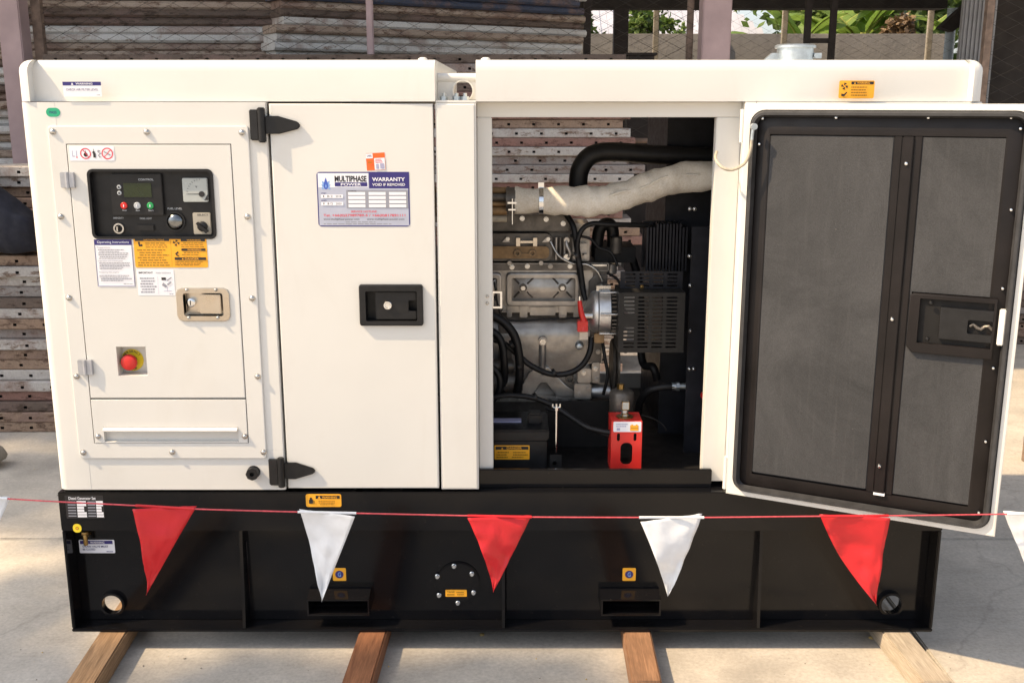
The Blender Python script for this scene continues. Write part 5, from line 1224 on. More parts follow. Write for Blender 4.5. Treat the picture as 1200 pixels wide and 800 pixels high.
# ------------------------------------------------------------------ timber bearers
def bearer(pxs, mat, label, y0=-0.9, y1=1.15):
    (xa, ya), (xb, yb) = [gnd(*p, 0.0545) for p in pxs]      # left edge near points
    mb = MB(); L = y1 - y0
    W = 0.074
    mb.box(-W / 2, W / 2, y0, y1, 0.0005, 0.0545, mat)
    o = mb.build('timber_bearer', bevel=0.004, seg=2)
    th = math.atan2(-(xb - xa), (yb - ya))
    o.rotation_euler = (0, 0, th)
    s = (0 - ya) / (yb - ya)
    o.location = (xa + (xb - xa) * s + W / 2, 0, 0)
    tag(o, label, 'timber', 'timber bearers under the generator')
bearer(((83, 790), (115, 742)), 'timber_tan', 'light brown timber bearer under the left end of the generator')
bearer(((400, 800), (420, 742)), 'timber_red', 'reddish brown timber bearer left of the round inspection cover')
bearer(((741, 800), (731, 742)), 'timber_brown', 'brown timber bearer with dark stains below the right forklift pocket')
bearer(((1083, 800), (1037, 743)), 'timber_pale', 'pale weathered timber bearer under the right end of the generator')

# ------------------------------------------------------------------ pennant string
YR = -0.36
rope_px = [(-160, 572), (-60, 579), (8, 584), (68, 587.5), (158, 592), (228, 596), (350, 599.5), (417, 601), (550, 604), (622, 605.5), (750, 606), (824, 606), (962, 604.5), (1041, 604), (1182, 602), (1260, 600), (1360, 597)]
sx, sz = on(600, 605, YR)
string = empty('pennant_string', (sx, YR, sz), 'thin red cord strung with red and white plastic pennants across the generator base', 'bunting')
P = pth([(a, b_, YR) for a, b_ in rope_px], 5)
P = [Vector((-2.6, YR, .74))] + P + [Vector((2.6, YR, .68))]
mb = MB(); mb.tube(P, 0.0017, 'rope_red', 6); mb.build('cord', string)
for sx_, h_, l_ in ((-2.61, .9, 'left'), (2.61, .9, 'right')):
    mb = MB(); mb.cyl((sx_, YR, .02), (sx_, YR, h_), .014, 'rust_post', 12); mb.cyl((sx_, YR, 0), (sx_, YR, .02), .12, 'rust_post', 24)
    o = mb.build('stanchion'); tag(o, 'thin rusty stanchion holding the %s end of the pennant cord, out of frame' % l_, 'stanchion')
from mathutils import noise as nz
def pennant(tl, tr, ap, mat, col, bulge, seed, sag=0.0):
    rng = random.Random(seed)
    T0 = on(*tl, YR); T1 = on(*tr, YR); A = on(*ap, YR)
    mb = MB(); NU, NV = 14, 26; V = []; idx = {}
    ph = rng.uniform(0, 6)
    for j in range(NV + 1):
        s = j / NV
        for i in range(NU + 1):
            u = i / NU
            x_ = (T0[0] * (1 - u) + T1[0] * u) * (1 - s) + A[0] * s
            z_ = (T0[1] * (1 - u) + T1[1] * u) * (1 - s) + A[1] * s
            x_ += sag * math.sin(math.pi * s) * (1 - u) * 0.02
            fold = 0.010 * math.sin(8 * s + ph + 2.6 * u) * s * (1 - 0.4 * s) + 0.006 * math.sin(21 * s - 5 * u + ph) * s * (1 - s) + 0.010 * nz.noise(Vector((u * 3.1 + seed, s * 5.3, seed * 2.7))) * (.25 + s) * (1 - .5 * s) + 0.004 * abs(nz.noise(Vector((u * 7 + s * 5, s * 9, seed * 5.1))))
            y_ = YR - 0.0022 + bulge * (u - 0.5) * (1 - s) * 0.05 + fold - 0.018 * math.sin(math.pi * s) * bulge
            V.append((x_, y_, z_))
    F = []
    for j in range(NV):
        for i in range(NU):
            a = j * (NU + 1) + i; F.append((a, a + 1, a + NU + 2, a + NU + 1))
    mb.add(V, F, mat)
    # hem folded over the cord
    mb.tube([(T0[0] + (T1[0] - T0[0]) * k / 8, YR, T0[1] + (T1[1] - T0[1]) * k / 8) for k in range(9)], 0.0032, mat, 8)
    o = mb.build('pennant', string, label=col + ' triangular pennant', ang=70)
    o.modifiers.new('thickness', 'SOLIDIFY').thickness = 0.0004
    return o
pennant((159, 592), (228, 596), (172, 696), 'pennant_red', 'red', 0.8, 1, 0.6)
pennant((349, 599.5), (417.5, 601), (377, 704), 'pennant_white', 'white', -0.7, 2)
pennant((548, 604), (623, 605.5), (578, 692), 'pennant_red', 'red', 0.5, 3, 0.4)
pennant((749, 606), (825, 606), (782, 697), 'pennant_white', 'white', 1.0, 4, 0.2)
pennant((962, 604.5), (1041, 604), (1027, 708), 'pennant_red', 'red', -0.5, 5, -0.7)
pennant((-62, 579), (9, 584), (-27, 686), 'pennant_white', 'white', 0.6, 6)
pennant((1180, 602), (1252, 600), (1222, 702), 'pennant_white', 'white', -0.8, 7)

# ------------------------------------------------------------------ steel scaffold planks in stacks
PH, PD = 0.0455, 0.225
def plank_mesh(L, holes, name):
    mb = MB(); c = 0.004 if holes else 0.013
    # long profile extruded, chamfered edges; front face carries recessed square holes
    prof = [(c, 0), (PD - c, 0), (PD, c), (PD, PH - c), (PD - c, PH), (c, PH)]
    n = len(prof)
    V = [(-L / 2, p[0], p[1]) for p in prof] + [(L / 2, p[0], p[1]) for p in prof]
    F = [(i, i + 1, i + 1 + n, i + n) for i in range(n - 1)] + [tuple(range(n))[::-1], tuple(range(n, 2 * n))]
    mb.add(V, F, 'plank_brown')
    f0 = [(-L / 2, c * 0 + 0.0, c), (L / 2, 0.0, c), (L / 2, 0.0, PH - c), (-L / 2, 0.0, PH - c)]
    mb.add([(-L / 2, c, 0), (L / 2, c, 0), f0[1], f0[0]], [(0, 1, 2, 3)], 'plank_brown')
    mb.add([f0[3], f0[2], (L / 2, c, PH), (-L / 2, c, PH)], [(0, 1, 2, 3)], 'plank_brown')
    mb.add([(-L / 2, c, 0), f0[0], f0[3], (-L / 2, c, PH)], [(0, 1, 2, 3)], 'plank_brown')
    mb.add([(L / 2, c, 0), f0[1], f0[2], (L / 2, c, PH)], [(0, 1, 2, 3)], 'plank_brown')
    if holes:
        k = int(L / 0.13); hw, hh = 0.0075, 0.006
        xs_ = [-L / 2]
        for i in range(k):
            cx = -L / 2 + 0.065 + i * 0.13; xs_ += [cx - hw, cx + hw]
        xs_.append(L / 2)
        zc = PH / 2 - 0.002
        zs_ = [c, zc - hh, zc + hh, PH - c]
        for i in range(len(xs_) - 1):
            hole = i % 2 == 1
            a, b_ = xs_[i], xs_[i + 1]
            if hole:
                for s0, s1 in ((zs_[0], zs_[1]), (zs_[2], zs_[3])):
                    mb.add([(a, 0, s0), (b_, 0, s0), (b_, 0, s1), (a, 0, s1)], [(0, 1, 2, 3)], 'plank_brown')
                q = [(a, zs_[1]), (b_, zs_[1]), (b_, zs_[2]), (a, zs_[2])]
                for j in range(4):
                    p0, p1_ = q[j], q[(j + 1) % 4]
                    mb.add([(p0[0], 0, p0[1]), (p1_[0], 0, p1_[1]), (p1_[0], 0.05, p1_[1]), (p0[0], 0.05, p0[1])], [(0, 1, 2, 3)], 'black_matte')
                mb.add([(p[0], 0.05, p[1]) for p in q], [(0, 1, 2, 3)], 'black_matte')
            else:
                mb.add([(a, 0, zs_[0]), (b_, 0, zs_[0]), (b_, 0, zs_[3]), (a, 0, zs_[3])], [(0, 1, 2, 3)], 'plank_brown')
    else:
        mb.add(f0, [(0, 1, 2, 3)], 'plank_brown')
    o = mb.build(name); me = o.data; bpy.data.objects.remove(o)
    return me
ONES = ['', 'first', 'second', 'third', 'fourth', 'fifth', 'sixth', 'seventh', 'eighth', 'ninth', 'tenth', 'eleventh', 'twelfth', 'thirteenth', 'fourteenth', 'fifteenth', 'sixteenth', 'seventeenth', 'eighteenth', 'nineteenth']
def ordinal(n):
    if n < 20: return ONES[n]
    tens = {2: ('twenty', 'twentieth'), 3: ('thirty', 'thirtieth'), 4: ('forty', 'fortieth'), 5: ('fifty', 'fiftieth')}[n // 10]
    return tens[1] if n % 10 == 0 else tens[0] + '-' + ONES[n % 10]
TONE = {'plank_brown': 'rust brown', 'plank_red': 'reddish rusty', 'plank_white': 'chipped white', 'plank_grey': 'flaking grey', 'plank_dark': 'dark brown', 'plank_blue': 'dark blue', 'tube_grey': 'pale grey', 'tube_rust': 'rust stained'}
PM = {}
def get_mesh(L, holes, mat):
    k = (L, holes, mat)
    if k not in PM:
        if (L, holes) not in PM: PM[(L, holes)] = plank_mesh(L, holes, 'scaffold_plank')
        me = PM[(L, holes)].copy(); me.materials[0] = MATS[mat]; PM[k] = me
    return PM[k]
def stack(where, group, x, y, n, yaw, L, holes, mats, seed, z0=0.0005, jit=0.02, xj=0.03, step=None, topmats=None):
    rng = random.Random(seed); pitch = 0.0468
    ca, sa = math.cos(yaw), math.sin(yaw)
    for i in range(n):
        mat = rng.choice(mats)
        k = n - i
        if topmats and k <= len(topmats) and topmats[k - 1]: mat = topmats[k - 1]
        o = bpy.data.objects.new('scaffold_plank', get_mesh(L, holes, mat)); COL.objects.link(o)
        dx = rng.uniform(-xj, xj); dy = rng.uniform(-jit, jit) + (step(i) if step else 0)
        o.location = (x + dx * ca - dy * sa, y + dx * sa + dy * ca, z0 + i * pitch)
        o.rotation_euler = (0, 0, yaw + rng.uniform(-.004, .004))
        nm = 'topmost' if k == 1 else ordinal(k) + ' from top'
        tag(o, TONE[mat] + ' scaffold plank, ' + nm + ' of ' + where, 'plank', group)
TG, TR = 'tube_grey', 'tube_rust'
W_, G_, B_, D_, E_ = 'plank_white', 'plank_grey', 'plank_brown', 'plank_dark', 'plank_red'
stack('the low stack left of generator', 'planks in the low stack left of the generator', -2.32, 1.93, 25, R(0.5), 3.2, True, [W_, G_, B_, B_, D_, E_], 3, jit=0.028, topmats=[W_, W_, B_, B_, E_, B_, B_, B_, B_, W_, W_, G_, D_, W_, B_, G_, W_, B_, B_, W_, W_, E_, D_, B_, B_], step=lambda i: 0.0 if i < 17 else (0.10 if i < 19 else 0.17))
stack('the stack seen through engine bay', 'planks in the stack behind the engine bay', -0.86, 2.98, 36, R(0), 3.0, True, [W_, G_, E_, B_, G_], 5, jit=0.012, xj=0.07, topmats=[D_, G_, B_, D_, E_, W_, E_, B_, W_, E_, W_, G_, G_, W_, E_, B_, W_, E_, W_, B_, E_, W_, B_])
stack('the left pile behind wire fence', 'planks in the left pile behind the fence', -2.37, 3.70, 45, R(5), 2.05, False, [TG, TG, TG, TR, TR, D_], 7, jit=0.05, xj=0.05, topmats=[D_, D_, TR, D_, D_, TG, TG, TR, TR, D_, TG])
stack('the right pile behind wire fence', 'planks in the right pile behind the fence', -0.40, 4.17, 46, R(33), 2.15, False, [TG, TG, TG, TR, D_], 11, jit=0.05, xj=0.06, topmats=[TG, 'plank_blue', 'plank_blue', TR, D_, TG, TR, TG, TG])
stack('the pile beyond open door', 'planks in the pile beyond the open door', 4.3, 3.55, 14, R(-4), 3.0, True, [G_, B_, D_, W_], 13)

# ------------------------------------------------------------------ dark cloth bag on the low stack, stone on the ground
from mathutils import noise as nz
rng = random.Random(4)
mb = MB(); N, M = 40, 20; V = []; F = []
bx0, bz0 = on(-26, 300, 1.86); bx1 = on(39, 300, 1.86)[0]; 
for i in range(N + 1):
    u = i / N
    xx = bx0 - 0.25 + (bx1 - bx0 + 0.25) * u
    top = bz0 + 0.36 * (1 - max(0, (u - .45) / .55) ** 1.1 * .60)
    for k in range(M):
        a = 2 * math.pi * k / M
        sq = 1.0 if 0 < i < N else 0.5
        yy = 1.955 + 0.075 * math.cos(a) * sq + 0.008 * math.sin(u * 19 + a * 2)
        hgt = (top - bz0) * sq
        zz = bz0 + 0.008 + hgt * .5 + hgt * .5 * math.copysign(abs(math.sin(a)) ** .6, math.sin(a)) + 0.008 * math.sin(u * 13 + a * 3)
        nn = nz.noise(Vector((xx * 9, yy * 9, zz * 7))) * .028 + nz.noise(Vector((xx * 22, zz * 20, 3))) * .012
        V.append((xx, yy - 0.02 - nn * (1 if math.cos(a) < 0 else .3), zz + nn * .5 * (1 if math.sin(a) > -.3 else 0)))
for i in range(N):
    for k in range(M): F.append([i * M + k, i * M + (k + 1) % M, (i + 1) * M + (k + 1) % M, (i + 1) * M + k])
F += [list(range(M)), list(range(N * M, N * M + M))]
mb.add(V, F, 'navy_cloth')
o = mb.build('cloth_bag', ang=80); tag(o, 'dark navy cloth bag lying on the low plank stack', 'bag')
def stone(xc, yc, r, label, seed, mat='stone', name='stone', grp=None, sq=0.6):
    bm = bmesh.new(); bmesh.ops.create_icosphere(bm, subdivisions=3, radius=r); rg = random.Random(seed)
    from mathutils import noise as nz
    for v_ in bm.verts:
        d = nz.noise(v_.co / r * 1.3 + Vector((seed, 0, 0))) * .3 + nz.noise(v_.co / r * 4 + Vector((0, seed, 0))) * .07
        v_.co *= 1 + d; v_.co.z *= sq
    zmin = min(v_.co.z for v_ in bm.verts)
    me = bpy.data.meshes.new(name); bm.to_mesh(me); bm.free(); me.materials.append(MATS[mat]); me.polygons.foreach_set('use_smooth', [True] * len(me.polygons))
    o = bpy.data.objects.new(name, me); COL.objects.link(o); o.location = (xc, yc, -zmin - r * .02); o.rotation_euler = (0, 0, rg.uniform(0, 6)); tag(o, label, name.replace('_', ' '), grp)
xx, yy = gnd(-21, 552); stone(xx, yy + 0.05, 0.07, 'rounded beige stone on the concrete at the far left edge', 3, sq=.75)
for k, (px, py, l_) in enumerate(((565, 744, 'small yellow leaf fleck on the ground right of the reddish bearer'), (1021, 747.5, 'small yellow leaf fleck on the ground beside the pale bearer'), (866 / 4, 686 / 4 + 600, 'tiny dark pebble on the ground near the light brown bearer'))):
    xx, yy = gnd(px, py); stone(xx, yy, 0.007 if k < 2 else .004, l_, 5 + k, 'leaf_litter' if k < 2 else 'stone', 'leaf_fleck' if k < 2 else 'pebble', sq=.35)
rg = random.Random(55); mb = MB()
for k in range(420):
    xx, yy = rg.uniform(-2.6, 2.0), rg.uniform(-.45, 1.8) if rg.random() < .4 else rg.uniform(-.45, .05)
    if -1.22 < xx < 1.16 and yy > -.01: continue
    r_ = rg.choice((.0012, .0016, .002, .003)) * rg.uniform(.7, 1.4)
    P = [(xx + r_ * math.cos(2.1 * j + k) * rg.uniform(.7, 1.2), yy + r_ * math.sin(2.1 * j + k) * rg.uniform(.7, 1.2), .0002) for j in range(3)]
    mb.add(P + [(xx, yy, r_ * rg.uniform(.7, 1.2))], [(0, 1, 3), (1, 2, 3), (2, 0, 3), (0, 2, 1)], 'stone' if k % 5 else 'leaf_litter')
o = mb.build('grit', flat=True); tag(o, 'fine grit and crumbs scattered over the concrete yard', 'grit', kind='stuff')
x_, y_ = gnd(1197, 540); mb = MB(); mb.cyl((x_ + .03, y_, 0), (x_ + .03, y_, .36), .028, 'rust_post', 14); mb.cyl((x_ + .03, y_, .2), (x_ + .03, y_, .22), .033, 'rust_post', 14)
o = mb.build('pipe_stub', bevel=.002); tag(o, 'short rusty grey pipe standing upright on the ground at the right edge', 'pipe')

# ------------------------------------------------------------------ shed, fences, posts
def post(name, x0, x1, y0, y1, z1, mat, label, cat='post', bev=.006, z0=0.0, tilt=0):
    mb = MB(); xm, ym = (x0 + x1) / 2, (y0 + y1) / 2
    mb.box(x0 - xm, x1 - xm, y0 - ym, y1 - ym, 0.0, z1 - z0, mat)
    o = mb.build(name, bevel=bev); o.location = (xm, ym, z0); o.rotation_euler = (0, tilt, 0); return tag(o, label, cat)
post('column', 1.03, 1.185, 3.30, 3.44, 3.46, 'pink_concrete', 'square pinkish column behind the roof, right of the rusty fence post', 'column')
post('column', -2.775, -2.655, 3.30, 3.42, 3.46, 'pink_concrete', 'square pinkish column at the left edge of the fence', 'column')
post('fence_post', -.80, -.762, 3.395, 3.425, 2.4, 'pink_concrete', 'slim pinkish fence post in front of the plank piles')
post('fence_post', .982, 1.018, 3.52, 3.55, 2.4, 'rust_post', 'slim rusty fence post left of the pinkish column')
post('shed_post', .995, 1.135, 8.0, 8.14, 2.33, 'dark_steel', 'thick dark post of the shed in front of the green bush')
mb = MB()
xa = on(460 / 4 + 600, 30, 5)[0]
mb.box(.50, .55, 5.0, 5.04, 0, 2.5, 'dark_steel'); o = mb.build('shed_post'); tag(o, 'thin dark post left of the thick dark shed post', 'post')
# ladder-like frame
l0_, l1_ = on(945.5, 40, 7)[0], on(975, 40, 7)[0]
lad = empty('ladder_frame', ((l0_ + l1_) / 2, 7, 0), 'dark steel ladder frame standing before the grey wall', 'ladder')
for xx in (l0_, l1_):
    mb = MB(); mb.box(xx - .022, xx + .03, 6.98, 7.03, 0, 2.42, 'dark_steel'); mb.build('rail', lad)
for k in range(6):
    zz = on(960, 48, 7)[1] - k * .33; mb = MB(); mb.box(l0_ + .031, l1_ - .023, 6.985, 7.02, zz - .02, zz + .02, 'dark_steel'); mb.build('rung', lad)
shed = empty('shed', (0, 5, 0), 'dark open-sided lean-to shed over the stacked planks', 'shed')
mb = MB(); mb.prism([(2.15, 3.70), (8.4, 2.62), (8.4, 2.68), (2.15, 3.76)], 'x', -7.5, 6.5, 'zinc_sheet'); mb.build('roof', shed)  # unseen roof: reach set to shade the stacks, pale underside bounces light back
mb = MB(); xr = on(1110, 10, 8)[0]; mb.box(-7.5, xr, 8.0, 8.25, 2.325, 2.61, 'shed_dark'); mb.build('eave_beam', shed)
xb = on(1103, 24, 7.4)[0]; mb = MB(); zb3 = on(1103, 24, 7.4)[1]
mb.prism([(xb, zb3 - .06), (xb + .12, zb3 - .10), (xb + 1.0, zb3 + .55), (xb + 1.0, zb3 + .75), (xb + .6, zb3 + .5)], 'y', 7.4, 7.52, 'shed_dark'); mb.build('knee_brace', shed)
mb = MB(); mb.box(-7.5, -1.2, 6.2, 6.26, 0, 2.6, 'shed_dark'); mb.build('back_sheet', shed)
# right hand grey sheet wall and a dark sheet for the shade inside the bay beside it
q0, q1 = on(1124, 60, 6.2)[0], on(1163, 60, 6.2)[0]
mb = MB(); k = 16
for i in range(k):
    a = q0 + (q1 - q0) * i / k; b_ = q0 + (q1 - q0) * (i + 1) / k
    mb.box(a + .001, b_ - .001, 6.2 - (.012 if i % 2 else 0), 6.24, 0, 2.7, 'sheet_grey')
o = mb.build('sheet_wall'); tag(o, 'pale grey ribbed sheet wall to the right of the concrete wall', 'wall')
mb = MB(); mb.box(q1 + .01, 7, 6.3, 6.36, 0, 2.7, 'shed_dark'); o = mb.build('bay_shade_sheet'); tag(o, 'dark sheet for the shaded shed interior at the right edge behind the fence', 'wall')
x_, z_ = on(1113.5, 40, 7.8); mb = MB(); mb.cyl((x_, 7.8, 0), (x_, 7.8, 2.31), .045, 'pvc_blue', 16); o = mb.build('downpipe'); tag(o, 'pale blue upright pipe at the right end of the concrete wall', 'pipe')
for px, l_ in ((920, 'pale concrete stake before the banana plants at left'), (1091, 'pale concrete stake before the banana plants at right'), (769, 'pale concrete stake before the green bush')):
    x_, _ = on(px, 30, 8.6); post('stake', x_ - .025, x_ + .03, 8.6, 8.65, 2.6, 'stone', l_)
# concrete boundary wall
wall = empty('boundary_wall', (2, 9, 0), 'weathered grey concrete boundary wall with dark stains', 'wall')
mb = MB(); mb.box(-3, 4.66, 9.0, 9.15, 0, 2.15, 'old_wall'); mb.build('wall_panel', wall, bevel=.01)
for xx in (-.4, 2.1): mb = MB(); mb.box(xx, xx + .16, 8.96, 8.999, 0, 2.14, 'old_wall'); mb.build('pier', wall, bevel=.01)
mb = MB(); mb.box(-3, 4.66, 8.97, 8.999, 1.55, 1.60, 'old_wall'); mb.build('ledge', wall, bevel=.006)
# a low dark crate top seen against the wall
x0_, x1_ = on(737, 62, 5.5)[0], on(767, 62, 5.5)[0]; zz = on(750, 62, 5.5)[1]; mb = MB()
mb.box(x0_, x1_, 5.5, 5.7, 0, zz - .02, 'dark_steel'); mb.box(x0_ - .02, x1_ + .02, 5.48, 5.72, zz - .0195, zz, 'dark_steel'); o = mb.build('steel_locker', bevel=.004); tag(o, 'low dark steel cabinet against the fence behind the roof', 'cabinet')

# chain link
def chain_link(x0, x1, y, z0, z1, cell, r, parent):
    mb = MB(); n = int((x1 - x0) / cell); m_ = int((z1 - z0) / cell * 2)
    for i in range(n):
        pts = []
        xx = x0 + cell * (i + .5)
        for j in range(m_ + 1):
            s = 1 if (j + i) % 2 else -1
            pts.append((xx + s * cell * .52, y + (.003 if (j % 2) else -.003), z0 + (z1 - z0) * j / m_))
        mb.tube(pts, r, 'fence_wire', 4)
    return mb.build('wire_mesh', parent, kind='stuff', flat=True)
fen = empty('chain_link_fence', (0, 3.46, 0), 'rusty chain-link fence in front of the plank piles', 'fence')
chain_link(-2.65, 1.03, 3.46, 1.25, 2.42, 0.078, .0026, fen)
mb = MB(); mb.cyl((-2.65, 3.475, 2.44), (1.03, 3.475, 2.44), .02, 'rust_post', 12); mb.build('top_rail', fen)
mb = MB(); mb.cyl((-2.65, 3.475, 1.23), (1.03, 3.475, 1.23), .015, 'rust_post', 12); mb.build('bottom_rail', fen)
mb = MB(); mb.box(-2.652, -2.60, 3.44, 3.48, 0, 2.45, 'rust_post'); mb.build('end_post', fen)
fen2 = empty('chain_link_fence', (2, 7.6, 0), 'fine chain-link fence in front of the grey concrete wall', 'fence')
chain_link(.2, 4.4, 7.6, 1.3, 2.35, 0.085, .0016, fen2)
mb = MB(); mb.cyl((.2, 7.615, 1.28), (4.4, 7.615, 1.28), .015, 'rust_post', 10); mb.build('bottom_rail', fen2)
mb = MB(); mb.box(4.40, 4.44, 7.59, 7.63, 0, 2.5, 'rust_post'); mb.build('end_post', fen2)
mb = MB(); mb.box(.16, .20, 7.59, 7.63, 0, 2.5, 'rust_post'); mb.build('end_post', fen2)
fen3 = empty('chain_link_fence', (3, 3.46, 0), 'chain-link fence in front of the shaded shed bay at the right edge', 'fence')
chain_link(2.66, 4.2, 3.46, 1.0, 2.42, 0.078, .0026, fen3)
mb = MB(); mb.box(2.62, 2.66, 3.44, 3.48, 0, 2.45, 'rust_post'); mb.build('end_post', fen3)
mb = MB(); mb.cyl((2.66, 3.475, .98), (4.2, 3.475, .98), .015, 'rust_post', 10); mb.build('bottom_rail', fen3)

# ------------------------------------------------------------------ building with pale roof beyond the wall
hb = empty('roofed_building', (1.2, 15, 0), 'low building with pale sheet roof beyond the boundary wall', 'building')
xl, xr_ = on(640, 38, 14)[0], on(930, 38, 14)[0]
mb = MB(); mb.box(xl - 3, xr_ - .3, 14.3, 19, 0, 2.2, 'building_wall'); mb.build('wall', hb)
mb = MB(); n = 70
for i in range(n):
    a = xl - 4 + (xr_ - xl + 4.0) * i / n; w = (xr_ - xl + 4.0) / n
    hip = max(0.0, (a - (xr_ - 2.3)) / 2.3)
    yt, ztp = 17.5, 4.4
    s = 1 - hip
    mb.prism([(14.0, 2.12), (14.0 + (yt - 14) * s, 2.12 + (ztp - 2.12) * s), (14.0 + (yt - 14) * s, 2.12 + (ztp - 2.12) * s + .03), (14.0, 2.15 + (.02 if i % 2 else 0))], 'x', a, a + w * .97, 'roof_sheet')
mb.build('roof', hb, flat=False)

# ------------------------------------------------------------------ trees and plants
def leaf_quads(mb, pts, size, mat, rng, asp=.55):
    for p in pts:
        d = Vector((rng.uniform(-1, 1), rng.uniform(-1, 1), rng.uniform(-.7, .5))).normalized()
        s = d.cross(Vector((rng.uniform(-1, 1), rng.uniform(-1, 1), rng.uniform(-1, 1)))).normalized()
        l_ = size * rng.uniform(.6, 1.25); w = l_ * asp * .5
        p = Vector(p)
        mb.add([p, p + d * l_ * .5 + s * w, p + d * l_, p + d * l_ * .5 - s * w], [(0, 1, 2, 3)], mat)
def tree(x, y, h, blobs, nleaf, size, mat, label, seed, trunk_r=.08, cat='tree'):
    rng = random.Random(seed)
    t_ = empty('tree', (x, y, 0), label, cat)
    mb = MB(); top = Vector((x, y, h))
    P = smooth_path([(x, y, 0), (x + rng.uniform(-.1, .1), y, h * .4), (x, y, h * .75)], 5)
    mb.tube(P, [trunk_r * (1 - .6 * i / (len(P) - 1)) for i in range(len(P))], 'bark', 10)
    for b_ in blobs:
        c_ = Vector((x + b_[0], y + b_[1], b_[2])); st = P[int(len(P) * rng.uniform(.5, .95))]
        mb.tube(smooth_path([st, (st + c_) * .5 + Vector((0, 0, .1)), c_], 4), [trunk_r * .4 * (1 - .8 * i / 8) for i in range(9)], 'bark', 6)
    mb.build('trunk', t_)
    mb = MB(); tot = sum(b_[3] ** 2 for b_ in blobs)
    for b_ in blobs:
        c_ = Vector((x + b_[0], y + b_[1], b_[2])); n = int(nleaf * b_[3] ** 2 / tot)
        subs = [c_ + Vector((rng.gauss(0, 1), rng.gauss(0, 1), rng.gauss(0, .8))) * b_[3] * .5 for _ in range(max(6, n // 45))]
        pts = [rng.choice(subs) + Vector((rng.gauss(0, 1), rng.gauss(0, 1), rng.gauss(0, 1))) * b_[3] * .17 for _ in range(n)]
        leaf_quads(mb, pts, size, mat, rng)
    mb.build('crown', t_, flat=True)
xa = on(690, 25, 10.5)[0]; tree(xa, 10.5, 2.6, [(-.1, 0, 2.35, .25), (-.3, .1, 2.7, .4)], 1800, .09, 'leaf_green', 'green bush over the wall at the right end of the plank pile', 1, .05)
xa = on(760, 25, 10.2)[0]; tree(xa, 10.2, 2.7, [(-.12, 0, 2.4, .2), (.05, 0, 2.3, .17), (-.05, .1, 2.7, .22)], 2200, .085, 'leaf_green', 'round green bush over the wall right of the thick dark post', 2, .05)
xa = on(800, 38, 9.8)[0]; tree(xa, 9.8, 2.3, [(0, 0, 2.2, .12)], 250, .06, 'leaf_green', 'tiny sprig of leaves above the wall beside the rusty post', 3, .02)
for k, (px, sx_, sd) in enumerate(((975, .35, 11), (1040, 1.2, 12), (1105, 1.2, 13))):
    xa = on(px, 20, 13)[0]
    tree(xa, 13.2 + .3 * k, 3.6, [(-.7 * sx_, 0, 3.0, .7), (.6 * sx_, .2, 2.9, .8), (0, .3, 3.6, .9), (0, 0, 2.4, .8)], 5200, .16, 'leaf_dark' if k else 'leaf_green', ('yellow-green leafy tree above the pale roof', 'dark leafy tree behind the banana plants', 'dense dark tree at the right end of the wall')[k], sd, .09)
def banana(x, y, h, label, seed):
    rng = random.Random(seed); t_ = empty('banana_plant', (x, y, 0), label, 'plant', 'banana plants beyond the wall')
    mb = MB(); mb.tube([(x, y, 0), (x, y, h * .35), (x + rng.uniform(-.1, .1), y, h * .7)], [.09, .08, .05], 'stalk_yellow', 10); mb.build('stem', t_)
    top = Vector((x, y, h * .66))
    for k in range(9):
        a = rng.uniform(0, 2 * math.pi); L = rng.uniform(.9, 1.5); up = rng.uniform(.5, 1.3)
        d = Vector((math.cos(a), math.sin(a) * .6, 0)); P = []
        for i in range(11):
            s = i / 10; P.append(top + d * L * s * .8 + Vector((0, 0, up * L * s - .9 * L * s * s * (1.1 - .3 * up))))
        mb = MB(); side = d.cross(Vector((0, 0, 1))).normalized(); V = []; F = []
        for i, p in enumerate(P):
            s = i / 10; w = .17 * math.sin(math.pi * min(1, .12 + s * .88)) ** .7 * (1 if s > .15 else .15)
            V += [p + side * w + Vector((0, 0, -.05 * w / .17 + rng.uniform(-.02, .02))), p, p - side * w + Vector((0, 0, -.05 * w / .17 + rng.uniform(-.02, .02)))]
        for i in range(10): F += [(3 * i, 3 * i + 1, 3 * i + 4, 3 * i + 3), (3 * i + 1, 3 * i + 2, 3 * i + 5, 3 * i + 4)]
        mb.add(V, F, 'leaf_banana'); mb.tube([p - Vector((0, 0, .008)) for p in P], [.018 * (1 - .8 * i / 10) for i in range(11)], 'stalk_yellow', 6)
        mb.build('leaf', t_, flat=True)
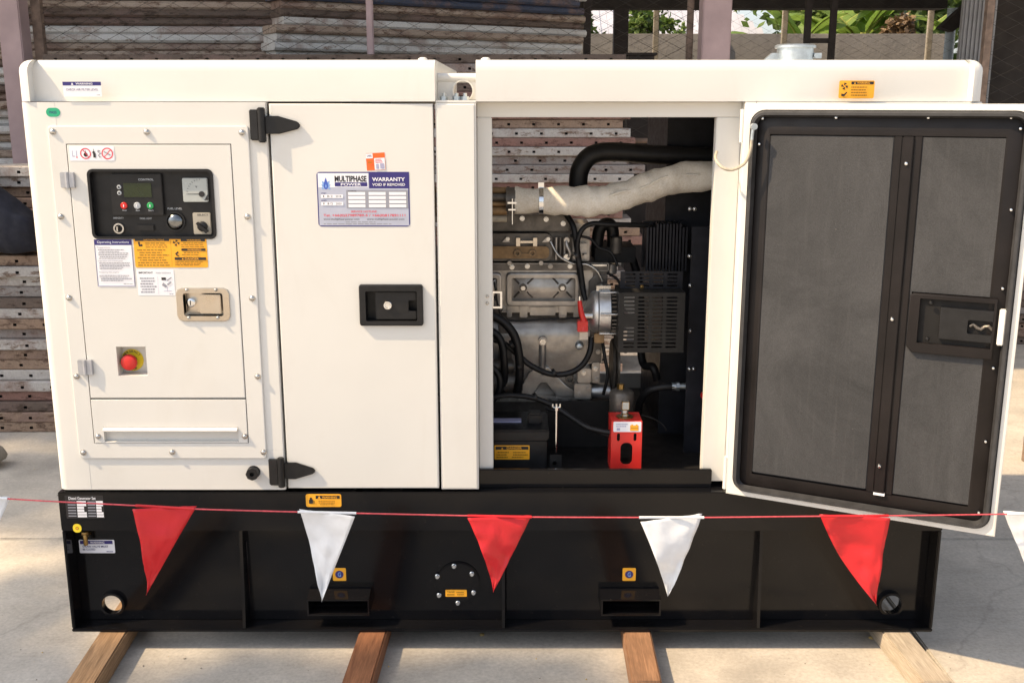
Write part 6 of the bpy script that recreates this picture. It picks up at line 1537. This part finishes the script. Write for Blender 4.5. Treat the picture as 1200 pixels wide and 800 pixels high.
for k, (px, h_, l_) in enumerate(((925, 2.7, 'banana plant nearest the pale roof, over the grey wall'), (952, 2.9, 'banana plant left of the dark ladder frame, over the wall'), (985, 3.0, 'banana plant right of the dark ladder frame, over the wall'), (1010, 3.2, 'banana plant with bright yellow stems above the middle of the wall'), (1060, 2.9, 'banana plant above the right part of the wall'))):
    xa = on(px, 20, 10.3 + .25 * (k % 3))[0]; banana(xa, 10.3 + .25 * (k % 3), h_, l_, 30 + k)
xa = on(1052, 38, 9.6)[0]; tree(xa, 9.6, 2.3, [(0, 0, 2.26, .16)], 700, .07, 'dry_leaf', 'rounded heap of dry brown leaves above the wall', 21, .03, 'shrub')

# ------------------------------------------------------------------ shade tree out of frame to the left: its crown throws the dappled shade on the yard
rng = random.Random(99)
from mathutils import noise as nz
st = empty('shade_tree', (-10.5, -3.6, 0), 'tall leafy tree standing out of frame to the left of the yard', 'tree')
pts = []
def shade_ok(gx, gy):
    if gx > -1.22 and gy > -0.06: return False
    return True
while len(pts) < 9000:
    gx = rng.uniform(-5.5, 0.35); gy = rng.uniform(-1.1, 2.9)
    if not shade_ok(gx, gy): continue
    n_ = nz.noise(Vector((gx * 1.3, gy * 3.2, 1.7))) + .5 * nz.noise(Vector((gx * 3.1, gy * 7.0, 4.2)))
    lim = -.35 if gx < -.25 else -.04
    if ((gx + 1.72) / .38) ** 2 + ((gy - .62) / .28) ** 2 < 1 or ((gx + 2.05) / .30) ** 2 + ((gy - 1.72) / .12) ** 2 < 1: continue
    if n_ < lim: continue
    t_ = rng.uniform(7.5, 10.5)
    pts.append((gx + SUN.x / SUN.z * t_, gy + SUN.y / SUN.z * t_, t_))
mb = MB(); leaf_quads(mb, pts, .2, 'leaf_green', rng, .6); mb.build('crown', st, flat=True)
mb = MB(); P = smooth_path([(-10.5, -3.6, 0), (-10.6, -3.4, 4), (-10.3, -3.0, 8.2)], 5); mb.tube(P, [.24 * (1 - .5 * i / (len(P) - 1)) for i in range(len(P))], 'bark', 12)
for k in range(14):
    q = Vector(pts[rng.randrange(len(pts))]); s0 = P[rng.randrange(5, len(P))]; mb.tube(smooth_path([s0, (s0 + q) / 2 + Vector((0, 0, .3)), q], 4), [.05 * (1 - .85 * i / 8) for i in range(9)], 'bark', 6)
mb.build('trunk', st)
